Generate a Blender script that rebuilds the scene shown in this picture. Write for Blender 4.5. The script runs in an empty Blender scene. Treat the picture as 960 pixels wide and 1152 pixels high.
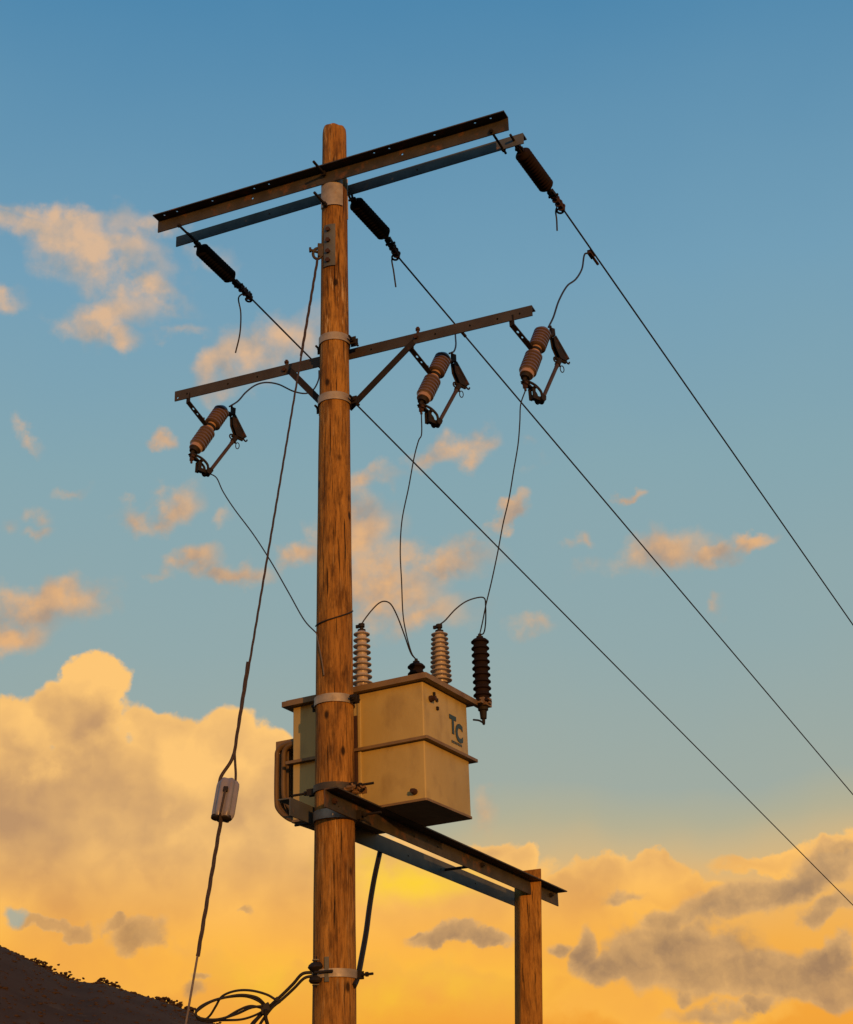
import bpy, math, random
import numpy as np
from mathutils import Vector

random.seed(7)
rng = np.random.default_rng(7)
SC = bpy.context.scene
COL = SC.collection
V = lambda *a: np.array(a, float)
rad = math.radians

# ------------------------------------------------------------------ camera
FPX, PITCH, ROLL = 1785.0, rad(24.5), rad(-1.92)
CAM = V(0, 0, 1.6)
_f = V(0, math.cos(PITCH), math.sin(PITCH)); _r = V(1, 0, 0); _u = np.cross(_r, _f)
CR = math.cos(ROLL) * _r + math.sin(ROLL) * _u
CU = -math.sin(ROLL) * _r + math.cos(ROLL) * _u
CF = _f
cam_data = bpy.data.cameras.new("camera")
cam_data.sensor_fit = 'HORIZONTAL'; cam_data.sensor_width = 36.0
cam_data.lens = FPX / 960 * 36.0
cam_data.clip_start = 0.1; cam_data.clip_end = 20000
cam = bpy.data.objects.new("camera", cam_data); COL.objects.link(cam)
from mathutils import Matrix
cam.matrix_world = Matrix(((CR[0], CU[0], -CF[0], CAM[0]), (CR[1], CU[1], -CF[1], CAM[1]),
                           (CR[2], CU[2], -CF[2], CAM[2]), (0, 0, 0, 1)))
SC.camera = cam
SC.view_settings.view_transform = 'Standard'
SC.view_settings.look = 'None'
SC.view_settings.exposure = 0.0
SC.view_settings.gamma = 1.0
SC.view_settings.use_curve_mapping = False
SC.cycles.max_bounces = 4; SC.cycles.diffuse_bounces = 2; SC.cycles.glossy_bounces = 2

# survey helpers: sight lines measured from the photo, intersected with real planes of the structure
def ray(x, y): return (x - 480) / FPX * CR - (y - 576) / FPX * CU + CF
def pt(x, y, p0, n):
    d = ray(x, y); return CAM + d * ((np.array(p0) - CAM) @ n / (d @ n))
def depth(p): return float((np.array(p) - CAM) @ CF)
def at_depth(x, y, z): return CAM + ray(x, y) * z
def along(E, d, x, y):
    r = ray(x, y); w = E - CAM
    A = np.array([[r @ r, -(r @ d)], [r @ d, -(d @ d)]]); b = np.array([r @ w, d @ w])
    s, _ = np.linalg.solve(A, b); return CAM + r * s
def uv(deg):
    t = rad(deg); return V(math.cos(t), -math.sin(t), 0), V(math.sin(t), math.cos(t), 0)
ZU = V(0, 0, 1)

# ------------------------------------------------------------------ colour helpers
def lin(c):
    o = []
    for v in c:
        v = v / 255.0
        o.append(v / 12.92 if v <= 0.04045 else ((v + 0.055) / 1.055) ** 2.4)
    return (*o, 1.0)

# ------------------------------------------------------------------ sun
SUN_EL, SUN_TRAVEL = 5.5, -18.0        # sunlight travels towards azimuth -17 deg (sun behind the camera, to the right)
tr = V(math.sin(rad(SUN_TRAVEL)) * math.cos(rad(SUN_EL)), math.cos(rad(SUN_TRAVEL)) * math.cos(rad(SUN_EL)), -math.sin(rad(SUN_EL)))
sl = bpy.data.lights.new("sun", 'SUN'); sl.energy = 2.7; sl.angle = rad(0.6); sl.color = (1.0, 0.44, 0.11)
so = bpy.data.objects.new("sun", sl); COL.objects.link(so)
so.rotation_euler = Vector(tr).to_track_quat('-Z', 'Y').to_euler(); so.location = (20, -60, 30)

# ------------------------------------------------------------------ sky
def azel(x, y):
    d = ray(x, y); d = d / np.linalg.norm(d)
    return math.degrees(math.atan2(d[0], d[1])), math.degrees(math.asin(d[2]))

def build_sky():
    w = bpy.data.worlds.new("World"); SC.world = w; w.use_nodes = True
    w.cycles.sampling_method = 'MANUAL'; w.cycles.sample_map_resolution = 256
    nt = w.node_tree; N = nt.nodes; L = nt.links; N.clear()
    def nd(t, **k):
        n = N.new(t)
        for a, b in k.items(): setattr(n, a, b)
        return n
    def put(sock, v):
        if isinstance(v, bpy.types.NodeSocket): L.new(v, sock)
        elif v is not None: sock.default_value = v
    def M(op, a, b=None, c=None, clamp=False):
        n = nd('ShaderNodeMath', operation=op, use_clamp=clamp)
        put(n.inputs[0], a); put(n.inputs[1], b); put(n.inputs[2], c); return n.outputs[0]
    def VM(op, a, b=None, scale=None):
        n = nd('ShaderNodeVectorMath', operation=op); put(n.inputs[0], a); put(n.inputs[1], b)
        if scale is not None: put(n.inputs['Scale'], scale)
        return n.outputs['Value'] if op in ('LENGTH', 'DOT_PRODUCT') else n.outputs['Vector']
    def noise(vec, scale, detail=5, rough=0.55, lac=2.0):
        n = nd('ShaderNodeTexNoise'); put(n.inputs['Vector'], vec); n.inputs['Scale'].default_value = scale
        n.inputs['Detail'].default_value = detail; n.inputs['Roughness'].default_value = rough
        n.inputs['Lacunarity'].default_value = lac
        return n.outputs['Fac'], n.outputs['Color']
    def mix(f, a, b):
        n = nd('ShaderNodeMix', data_type='RGBA'); put(n.inputs[0], f); put(n.inputs[6], a); put(n.inputs[7], b); return n.outputs[2]
    def smooth(v, lo, hi, o0=0.0, o1=1.0):
        n = nd('ShaderNodeMapRange', interpolation_type='SMOOTHSTEP'); put(n.inputs[0], v)
        for i, q in enumerate((lo, hi, o0, o1)): put(n.inputs[i + 1], q)
        return n.outputs[0]
    def ramp(v, stops):
        n = nd('ShaderNodeValToRGB'); put(n.inputs[0], v); e = n.color_ramp.elements
        while len(e) < len(stops): e.new(0.5)
        for k, (p, c) in enumerate(stops): e[k].position = p; e[k].color = lin(c)
        return n.outputs[0]
    D = nd('ShaderNodeTexCoord').outputs['Generated']
    sp = nd('ShaderNodeSeparateXYZ'); L.new(D, sp.inputs[0])
    az = M('MULTIPLY', M('ARCTAN2', sp.outputs[0], sp.outputs[1]), 57.29578)
    el = M('MULTIPLY', M('ARCSINE', sp.outputs[2]), 57.29578)
    cb = nd('ShaderNodeCombineXYZ'); L.new(az, cb.inputs[0]); L.new(el, cb.inputs[1])
    P0 = cb.outputs[0]
    _, wc = noise(D, 16, 3, 0.55)
    _, wc2 = noise(D, 60, 4, 0.6)
    warp = VM('ADD', VM('SCALE', VM('SUBTRACT', wc, (.5, .5, .5)), scale=3.6), VM('SCALE', VM('SUBTRACT', wc2, (.5, .5, .5)), scale=1.3))
    P = VM('ADD', P0, warp)
    PC = VM('ADD', P0, VM('SCALE', warp, scale=0.75))

    last = [None]
    def field(blobs, PP):
        acc = None
        for ib, b in enumerate(blobs):
            if last[0] is not None and ib % 6 == 0:      # evaluate the clouds a few at a time (keeps the shader within Cycles' memory)
                n = nd('ShaderNodeVectorMath', operation='MULTIPLY_ADD'); L.new(last[0], n.inputs[0]); n.inputs[1].default_value = (1e-7,) * 3; L.new(PP, n.inputs[2]); PP = n.outputs[0]
            cx, cy, rx, ry = b[:4]; rot = b[4] if len(b) > 4 else 0; wt = b[5] if len(b) > 5 else 1.0
            a0, e0 = azel(cx, cy); a1, _ = azel(cx + 10, cy); _, e1 = azel(cx, cy - 10)
            m = nd('ShaderNodeMapping', vector_type='TEXTURE'); L.new(PP, m.inputs[0])
            m.inputs[1].default_value = (a0, e0, 0); m.inputs[2].default_value = (0, 0, rad(rot))
            m.inputs[3].default_value = (max(.02, abs(a1 - a0) * rx / 10), max(.02, abs(e1 - e0) * ry / 10), 1)
            v = M('MULTIPLY_ADD', VM('LENGTH', m.outputs[0]), -wt, wt)
            acc = v if acc is None else M('SMOOTH_MAX', acc, v, 0.12)
            last[0] = acc
        return acc
    # clear sky: the physical sky, graded by height to the evening colours
    sky = nd('ShaderNodeTexSky', sky_type='NISHITA'); sky.sun_disc = False
    sky.sun_elevation = rad(SUN_EL); sky.sun_rotation = rad(SUN_TRAVEL + 180)
    nish = VM('SCALE', sky.outputs[0], scale=0.06)
    wob, _ = noise(D, 7, 3, 0.5)
    elw = M('ADD', el, M('MULTIPLY', M('SUBTRACT', wob, .5), 3.0))
    t = M('DIVIDE', elw, 90.0)
    grad = ramp(t, [(0.0, (196, 122, 60)), (.035, (232, 146, 50)), (.073, (248, 166, 52)), (.098, (249, 178, 74)),
                    (.120, (240, 184, 106)), (.134, (212, 184, 134)), (.146, (182, 178, 150)), (.160, (163, 174, 164)), (.215, (148, 172, 174)),
                    (.285, (136, 170, 180)), (.36, (117, 162, 187)), (.47, (80, 138, 177)), (.54, (63, 122, 166)), (1.0, (44, 98, 150))])
    base = mix(0.06, grad, nish)
    # ---- thin sunlit clouds of the middle sky
    A = [(185, 268, 70, 15, -10, .8), (70, 240, 90, 14, -4, .8), (110, 300, 80, 30, -20, .6), (50, 252, 100, 22, 4), (110, 275, 100, 26, -14), (165, 318, 60, 22, -22), (125, 352, 50, 24, 12), (150, 378, 22, 14, -20, .8), (28, 236, 60, 12, 0, .9),
         (10, 335, 26, 10, 0, .55), (205, 380, 22, 8, 0, .5), (298, 392, 62, 30, 20), (255, 412, 60, 20, 22), (325, 385, 36, 22, 0),
         (171, 497, 16, 10), (188, 572, 44, 18, 18), (160, 590, 20, 14, 0, .8), (222, 634, 40, 18, 14), (258, 650, 48, 14, 4), (180, 655, 20, 8, 10, .7),
         (60, 685, 78, 26, 2), (25, 712, 56, 22), (38, 578, 18, 12, -30, .6), (45, 602, 16, 10, 0, .6), (8, 590, 14, 14, 0, .55),
         (522, 507, 40, 17, 18), (490, 525, 30, 12, 10, .8), (436, 552, 30, 17, 10), (412, 600, 46, 34, 0, 1.0), (500, 630, 55, 28, 8), (440, 660, 62, 40, 0, .95),
         (470, 690, 60, 22, 0, .7), (335, 624, 30, 16, 8), (558, 579, 18, 9, 14), (745, 628, 52, 26, -4), (795, 632, 38, 16, 6), (848, 612, 32, 10, 14),
         (650, 608, 11, 9, -50, .6), (632, 614, 12, 7, 0, .5), (701, 552, 12, 6, 0, .8), (805, 694, 12, 12, 0, .5), (600, 700, 22, 7, 0, .35), (660, 640, 22, 10, 0, .25),
         (545, 903, 16, 16, 0, .45), (85, 545, 20, 6, 0, .35), (35, 485, 14, 5, 0, .4), (610, 525, 20, 8, 0, .25), (600, 495, 12, 8, 0, .3), (270, 575, 12, 10, 0, .5)]
    fA = field([(x[0], x[1], x[2] * 1.32, x[3] * 1.36) + tuple(x[4:]) for x in A], P)
    nA, _ = noise(D, 30, 6, 0.54)
    nA2, _ = noise(VM('ADD', D, (0.004, 0.0, 0.012)), 30, 6, 0.54)
    dA = M('ADD', fA, M('MULTIPLY', M('SUBTRACT', nA, .5), 1.0))
    alA = smooth(dA, -0.10, 0.85)
    shA = M('ADD', M('MULTIPLY', M('SUBTRACT', nA, nA2), 3.4), .60, clamp=True)
    lowA = smooth(el, 19.0, 36.0)
    colA = mix(shA, mix(lowA, lin((176, 150, 128)), lin((158, 160, 158))), mix(lowA, lin((228, 176, 122)), lin((220, 184, 150))))
    out = mix(M('MULTIPLY', alA, .95), base, colA)
    # ---- the large heaped cloud low on the left and the banks along the bottom
    Bc = [(108, 782, 34, 34, 0, 1.1), (85, 815, 66, 46), (15, 830, 50, 44), (175, 830, 62, 40), (245, 835, 60, 44), (292, 848, 34, 40), (120, 900, 190, 90), (260, 900, 90, 70),
          (330, 930, 70, 66), (40, 940, 130, 110), (420, 962, 70, 30, 0, .9), (470, 955, 70, 28), (545, 958, 52, 22), (585, 965, 26, 24, 0, 1.1), (520, 985, 110, 30),
          (690, 985, 60, 22), (735, 978, 36, 22, 0, 1.1), (755, 1000, 60, 26), (640, 1010, 80, 26), (900, 952, 110, 12, 0, .55), (150, 1000, 240, 70), (330, 1010, 170, 80), (500, 1030, 150, 60), (640, 1050, 130, 60), (60, 1090, 160, 60), (760, 1120, 170, 50, 0, .8)]
    fB = field(Bc, PC)
    def billow(vec, scale, det):
        n = nd('ShaderNodeTexVoronoi', feature='F1', normalize=True); L.new(vec, n.inputs['Vector']); n.inputs['Scale'].default_value = scale
        n.inputs['Detail'].default_value = det; n.inputs['Roughness'].default_value = .55; n.inputs['Lacunarity'].default_value = 2.3
        return M('SUBTRACT', 1.0, n.outputs['Distance'])
    DW = VM('ADD', D, VM('SCALE', VM('SUBTRACT', wc2, (.5, .5, .5)), scale=0.016))
    nB, _ = noise(D, 40, 7, 0.56)
    vB = billow(DW, 17, 2.5)
    vB2 = billow(VM('ADD', DW, (0.007, 0.0, 0.015)), 17, 2.5)
    lB, _ = noise(VM('ADD', D, (3.1, 0.0, 0.0)), 11, 3, 0.5)
    brt = field([(235, 850, 120, 66), (20, 818, 60, 34), (110, 770, 40, 34, 0, .9), (330, 940, 60, 70, 0, .6), (590, 970, 50, 30, 0, .9), (735, 985, 50, 30)], PC)
    drk = field([(50, 930, 150, 96), (170, 965, 130, 60, 0, .9), (100, 830, 40, 46, 0, .8), (380, 1000, 60, 40, 0, .6), (680, 1010, 60, 24, 0, .6)], PC)
    lB2, _ = noise(VM('ADD', D, (3.113, 0.0, 0.034)), 11, 3, 0.5)
    dB = M('ADD', fB, M('ADD', M('MULTIPLY', M('SUBTRACT', nB, .5), .34), M('MULTIPLY', M('SUBTRACT', vB, .62), .55)))
    alB = smooth(dB, -0.05, 0.19)
    em = M('ADD', M('MULTIPLY', M('SUBTRACT', lB, lB2), 1.6), M('MULTIPLY', M('SUBTRACT', vB, vB2), 1.25))
    shB = M('ADD', M('ADD', em, M('ADD', .98, M('MULTIPLY', M('SUBTRACT', smooth(brt, -.1, .7), smooth(drk, -.15, .7)), .38))), M('MULTIPLY', smooth(dB, 0.0, 0.60), -.40), clamp=True)
    lowB = smooth(el, 8.5, 13.5)
    colB = mix(shB, mix(lowB, lin((240, 168, 76)), lin((190, 148, 106))), mix(lowB, lin((252, 182, 72)), lin((253, 198, 118))))
    out = mix(alB, out, colB)
    # warm glow where the low bank is brightest
    gl = field([(465, 985, 130, 50, 0, 1.0), (480, 1115, 220, 55, 0, .55), (300, 1095, 110, 45, 0, .5)], PC)
    out = mix(M('MULTIPLY', smooth(gl, 0.0, 1.0), .85), out, lin((255, 212, 50)))
    # ---- grey shaded clouds in front of it
    Cc = [(500, 1056, 50, 13), (545, 1060, 34, 9, 0, .8), (465, 1052, 14, 5, 0, .7), (60, 1043, 52, 10), (165, 1055, 42, 20), (134, 1042, 20, 9), (277, 1042, 9, 7, 0, .8),
          (225, 1100, 12, 6, 0, .6), (215, 1118, 18, 12, 0, .5), (40, 1045, 20, 6),
          (660, 1068, 22, 34, 0, 1.0), (690, 1085, 36, 30), (760, 1076, 90, 44), (830, 1088, 110, 38), (800, 1056, 70, 28, 0, .6), (745, 1036, 26, 18, 0, .8), (900, 1100, 64, 30), (935, 1080, 34, 28), (940, 1110, 50, 30),
          (850, 1126, 34, 12, 0, .8), (760, 1120, 14, 10, 0, .5), (880, 990, 90, 24, 6, .9), (940, 968, 46, 30, 0, .9), (810, 1010, 80, 24, 14, .8), (930, 1020, 34, 14, 0, .7), (700, 1002, 20, 8, 0, .4), (630, 1062, 14, 10, 0, .5),
          (800, 1140, 60, 12, 0, .4)]
    fC = field(Cc, PC)
    nC, _ = noise(DW, 36, 6, 0.55)
    nC2, _ = noise(VM('ADD', DW, (0.005, 0.0, 0.012)), 36, 6, 0.55)
    dC = M('ADD', fC, M('ADD', M('MULTIPLY', M('SUBTRACT', nC, .5), .45), M('MULTIPLY', M('SUBTRACT', vB, .62), .55)))
    alC = smooth(dC, -0.08, 0.30)
    base_dk = M('MULTIPLY', smooth(el, 12.4, 9.4), -.30)
    shC = M('ADD', M('ADD', base_dk, M('ADD', M('ADD', M('MULTIPLY', M('SUBTRACT', nC, nC2), 1.7), M('MULTIPLY', M('SUBTRACT', vB, vB2), .9)), 1.10)), M('MULTIPLY', smooth(dC, 0.0, 0.65), -.50), clamp=True)
    colC = mix(shC, lin((146, 120, 98)), lin((222, 174, 114)))
    west = smooth(az, -3.5, -5.5)
    out = mix(M('MULTIPLY', alC, M('MULTIPLY_ADD', west, -.22, .86)), out, colC)
    hole = field([(12, 1036, 20, 11)], PC)
    out = mix(M('MULTIPLY', smooth(hole, -0.25, 0.6), .85), out, lin((160, 172, 160)))
    # below the horizon nothing but dark earth colour
    out = mix(smooth(el, -0.6, 0.2), lin((70, 46, 28)), out)
    bg = nd('ShaderNodeBackground'); L.new(out, bg.inputs[0]); bg.inputs[1].default_value = 1.0
    ow = nd('ShaderNodeOutputWorld'); L.new(bg.outputs[0], ow.inputs[0])
build_sky()

# ------------------------------------------------------------------ materials
MATS = {}
def material(name, base, var=None, rough=.6, metal=0.0, scale=6.0, detail=6, stretch=(1, 1, 1), bump=0.0, bump_scale=40, spec=.4,
             spots=None, spot_scale=20, spot_lo=.62, spot_hi=.72):
    m = bpy.data.materials.new(name); m.use_nodes = True
    nt = m.node_tree; N = nt.nodes; L = nt.links
    b = N['Principled BSDF']; b.inputs['Roughness'].default_value = rough; b.inputs['Metallic'].default_value = metal
    b.inputs['Specular IOR Level'].default_value = spec
    tc = N.new('ShaderNodeTexCoord'); mp = N.new('ShaderNodeMapping'); mp.inputs[3].default_value = stretch
    L.new(tc.outputs['Object'], mp.inputs[0])
    n1 = N.new('ShaderNodeTexNoise'); n1.inputs['Scale'].default_value = scale; n1.inputs['Detail'].default_value = detail; n1.inputs['Roughness'].default_value = .6
    L.new(mp.outputs[0], n1.inputs[0])
    mr = N.new('ShaderNodeMapRange'); mr.inputs[1].default_value = .3; mr.inputs[2].default_value = .7; L.new(n1.outputs[0], mr.inputs[0])
    mx = N.new('ShaderNodeMix'); mx.data_type = 'RGBA'; L.new(mr.outputs[0], mx.inputs[0])
    mx.inputs[6].default_value = (*base, 1); mx.inputs[7].default_value = (*(var or base), 1)
    col = mx.outputs[2]
    if spots:
        n2 = N.new('ShaderNodeTexNoise'); n2.inputs['Scale'].default_value = spot_scale; n2.inputs['Detail'].default_value = 5; L.new(mp.outputs[0], n2.inputs[0])
        r2 = N.new('ShaderNodeMapRange'); r2.inputs[1].default_value = spot_lo; r2.inputs[2].default_value = spot_hi; L.new(n2.outputs[0], r2.inputs[0])
        m2 = N.new('ShaderNodeMix'); m2.data_type = 'RGBA'; L.new(r2.outputs[0], m2.inputs[0]); L.new(col, m2.inputs[6]); m2.inputs[7].default_value = (*spots, 1)
        col = m2.outputs[2]
    L.new(col, b.inputs['Base Color'])
    rr = N.new('ShaderNodeMapRange'); rr.inputs[3].default_value = max(.05, rough - .12); rr.inputs[4].default_value = min(1, rough + .12); L.new(n1.outputs[0], rr.inputs[0]); L.new(rr.outputs[0], b.inputs['Roughness'])
    if bump:
        n3 = N.new('ShaderNodeTexNoise'); n3.inputs['Scale'].default_value = bump_scale; n3.inputs['Detail'].default_value = 4; L.new(mp.outputs[0], n3.inputs[0])
        bp = N.new('ShaderNodeBump'); bp.inputs['Strength'].default_value = bump; bp.inputs['Distance'].default_value = .004; L.new(n3.outputs[0], bp.inputs['Height']); L.new(bp.outputs[0], b.inputs['Normal'])
    MATS[name] = m; return m

def wood(name, c1, c2, dark, streak, streak_lo=.60, streak_hi=.70, high=None):
    m = bpy.data.materials.new(name); m.use_nodes = True
    nt = m.node_tree; N = nt.nodes; L = nt.links; b = N['Principled BSDF']
    tc = N.new('ShaderNodeTexCoord')
    def mp(s):
        q = N.new('ShaderNodeMapping'); q.inputs[3].default_value = s; L.new(tc.outputs['Object'], q.inputs[0]); return q.outputs[0]
    def noise(v, sc, d=6, r=.6):
        n = N.new('ShaderNodeTexNoise'); n.inputs['Scale'].default_value = sc; n.inputs['Detail'].default_value = d; n.inputs['Roughness'].default_value = r; L.new(v, n.inputs[0]); return n.outputs[0]
    def mr(v, lo, hi):
        n = N.new('ShaderNodeMapRange'); n.inputs[1].default_value = lo; n.inputs[2].default_value = hi; L.new(v, n.inputs[0]); return n.outputs[0]
    def mul(a, c):
        n = N.new('ShaderNodeMath'); n.operation = 'MULTIPLY'; L.new(a, n.inputs[0])
        if isinstance(c, float): n.inputs[1].default_value = c
        else: L.new(c, n.inputs[1])
        return n.outputs[0]
    def mix(f, a, c):
        n = N.new('ShaderNodeMix'); n.data_type = 'RGBA'; L.new(f, n.inputs[0])
        for i, q in ((6, a), (7, c)):
            if isinstance(q, tuple): n.inputs[i].default_value = (*q, 1)
            else: L.new(q, n.inputs[i])
        return n.outputs[2]
    grain = noise(mp((30, 30, 2.4)), 2.6, 9, .66)
    broad = noise(mp((6, 6, 1.0)), 1.6, 5, .6)
    col = mix(mr(broad, .36, .64), c1, c2)
    col = mix(mul(mr(grain, .46, .70), .85), col, dark)
    patch = noise(mp((9, 9, 2.6)), 1.8, 6, .68)
    col = mix(mul(mr(patch, .50, .68), .80), col, dark)
    fine = noise(mp((70, 70, 9)), 1.6, 5, .7)
    col = mix(mul(mr(fine, .52, .74), .55), col, tuple(x * .6 for x in dark))
    st = noise(mp((34, 34, 2.6)), 1.9, 4, .6)
    gate = noise(mp((3, 3, 1.0)), 1.7, 3, .5)
    g_ = mr(gate, .40, .58)
    if high:                                            # pale resin runs are thickest near the pole top
        sz = N.new('ShaderNodeSeparateXYZ'); L.new(tc.outputs['Object'], sz.inputs[0])
        q = N.new('ShaderNodeMapRange'); q.inputs[1].default_value = high[0]; q.inputs[2].default_value = high[1]; q.inputs[3].default_value = .22; L.new(sz.outputs[2], q.inputs[0])
        g_ = mul(g_, q.outputs[0])
    col = mix(mul(mr(st, streak_lo, streak_hi), g_), col, streak)
    cr = noise(mp((40, 40, 1.3)), 1.6, 3, .5)
    col = mix(mul(mr(cr, .63, .69), .85), col, tuple(x * .25 for x in dark))
    vo = N.new('ShaderNodeTexVoronoi'); vo.inputs['Scale'].default_value = 1.0; L.new(mp((8, 8, 4.2)), vo.inputs[0])
    kn = mr(vo.outputs['Distance'], .16, .08)
    col = mix(mul(kn, .9), col, tuple(x * .2 for x in dark))
    L.new(col, b.inputs['Base Color']); b.inputs['Roughness'].default_value = .8; b.inputs['Specular IOR Level'].default_value = .18
    bp = N.new('ShaderNodeBump'); bp.inputs['Strength'].default_value = .9; bp.inputs['Distance'].default_value = .008
    sub = N.new('ShaderNodeMath'); sub.operation = 'SUBTRACT'; L.new(grain, sub.inputs[0]); L.new(mr(cr, .64, .70), sub.inputs[1])
    L.new(sub.outputs[0], bp.inputs['Height']); L.new(bp.outputs[0], b.inputs['Normal'])
    MATS[name] = m; return m

wood('pole_wood', (.385, .190, .038), (.225, .098, .018), (.052, .021, .005), (.60, .42, .20), .56, .66, (5.0, 7.6))
wood('post_wood', (.37, .185, .034), (.29, .135, .024), (.11, .046, .009), (.45, .28, .12), .68, .78)
material('dark_steel', (.060, .050, .040), (.026, .022, .018), .62, .2, 7, 9, (1, 1, 1), .35, 60, .4, (.13, .058, .022), 11, .57, .72)
material('brown_steel', (.056, .044, .034), (.028, .022, .018), .65, .2, 6, 6, (1, 1, 1), .25, 60, .4, (.05, .03, .02), 12, .60, .72)
material('grey_steel', (.095, .098, .092), (.052, .055, .054), .6, .15, 5, 6, (1, 1, 1), .15, 60, .5, (.22, .11, .04), 8, .66, .78)
material('galvanised', (.35, .30, .24), (.20, .165, .13), .5, .15, 14, 6, (1, 1, 1), .15, 90, .5, (.25, .14, .06), 16, .64, .76)
material('black_iron', (.012, .010, .009), (.022, .016, .012), .7, .0, 18, 5, (1, 1, 1), .3, 80, .2, (.06, .026, .012), 24, .64, .76)
material('rust_iron', (.060, .026, .014), (.035, .016, .010), .75, .1, 22, 5, (1, 1, 1), .4, 90, .3)
material('brown_porcelain', (.125, .082, .062), (.085, .054, .040), .28, 0, 8, 4, (1, 1, 1), 0, 40, .5)
material('tan_porcelain', (.33, .20, .115), (.25, .14, .08), .35, 0, 9, 4, (1, 1, 1), 0, 40, .5)
material('pink_porcelain', (.44, .38, .34), (.33, .275, .24), .3, 0, 12, 4, (1, 1, 1), 0, 40, .5, (.16, .10, .07), 14, .60, .75)
material('white_porcelain', (.22, .195, .20), (.16, .14, .14), .35, 0, 12, 4, (1, 1, 1), 0, 40, .5, (.2, .13, .08), 14, .6, .75)
material('black_polymer', (.004, .0035, .0035), (.007, .005, .0045), .85, 0, 14, 4, (1, 1, 1), 0, 40, .08)
material('brown_polymer', (.016, .008, .006), (.010, .006, .005), .8, 0, 14, 4, (1, 1, 1), 0, 40, .12)
material('cable_rubber', (.008, .007, .006), (.012, .009, .008), .7, 0, 20, 3)
material('wire_metal', (.026, .022, .020), (.020, .017, .016), .6, .2, 3, 3)
material('guy_steel', (.050, .030, .020), (.030, .019, .013), .7, .1, 60, 3)
material('pale_wire', (.15, .115, .085), (.11, .08, .06), .55, .2, 40, 3)
material('tube_brown', (.060, .034, .022), (.038, .023, .016), .5, 0, 12, 4)
material('logo_blue', (.012, .034, .05), (.016, .04, .058), .5)
material('debris', (.22, .13, .06), (.09, .05, .025), .9, 0, 40, 6, (1, 1, 1), .6, 60, .2)

def tank_paint():
    m = material('tank_paint', (.43, .33, .120), (.34, .25, .082), .48, 0, 3.0, 7, (1, 1, .6), .12, 90, .4)
    nt = m.node_tree; N = nt.nodes; L = nt.links; b = N['Principled BSDF']
    src = b.inputs['Base Color'].links[0].from_socket
    tc = N.new('ShaderNodeTexCoord'); mp = N.new('ShaderNodeMapping'); mp.inputs[3].default_value = (4, 4, 2.4); L.new(tc.outputs['Object'], mp.inputs[0])
    n = N.new('ShaderNodeTexNoise'); n.inputs['Scale'].default_value = 2.2; n.inputs['Detail'].default_value = 6; L.new(mp.outputs[0], n.inputs[0])
    r = N.new('ShaderNodeMapRange'); r.inputs[1].default_value = .52; r.inputs[2].default_value = .80; r.inputs[4].default_value = .50; L.new(n.outputs[0], r.inputs[0])
    x = N.new('ShaderNodeMix'); x.data_type = 'RGBA'; L.new(r.outputs[0], x.inputs[0]); L.new(src, x.inputs[6]); x.inputs[7].default_value = (.15, .088, .032, 1)
    L.new(x.outputs[2], b.inputs['Base Color'])
tank_paint()
material('lid_paint', (.20, .130, .058), (.13, .08, .036), .55, 0, 7, 6, (1, 1, 1), .15, 60, .4, (.12, .06, .025), 10, .58, .72)
material('tube_paint', (.135, .085, .036), (.085, .052, .022), .6, 0, 7, 6, (1, 1, 1), .15, 60, .3)
material('dry_ground', (.12, .075, .04), (.07, .05, .026), .95, 0, .05, 10, (1, 1, 1), .5, 3, .1)
material('hill_soil', (.070, .036, .018), (.046, .024, .013), .95, 0, .035, 9, (1, 1, 1), .4, 2, .1, (.09, .055, .03), .05, .58, .7)
material('scrub_leaf', (.052, .029, .015), (.044, .025, .013), .9, 0, .2, 5, (1, 1, 1), 0, 2, .15)

# ------------------------------------------------------------------ mesh builder
def unit(v):
    v = np.array(v, float); return v / (np.linalg.norm(v) + 1e-12)
def frame(d):
    d = unit(d); a = V(0, 0, 1) if abs(d[2]) < .9 else V(1, 0, 0)
    x = unit(np.cross(a, d)); return x, np.cross(d, x), d
def spline(pts, n=10):
    P = [np.array(p, float) for p in pts]
    if len(P) < 3: return P
    Q = [2 * P[0] - P[1]] + P + [2 * P[-1] - P[-2]]; out = []
    for i in range(1, len(Q) - 2):
        for k in range(n):
            t = k / n; a, b, c, d = Q[i - 1:i + 3]
            out.append(.5 * ((2 * b) + (c - a) * t + (2 * a - 5 * b + 4 * c - d) * t * t + (3 * b - a - 3 * c + d) * t ** 3))
    out.append(P[-1]); return out

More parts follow.
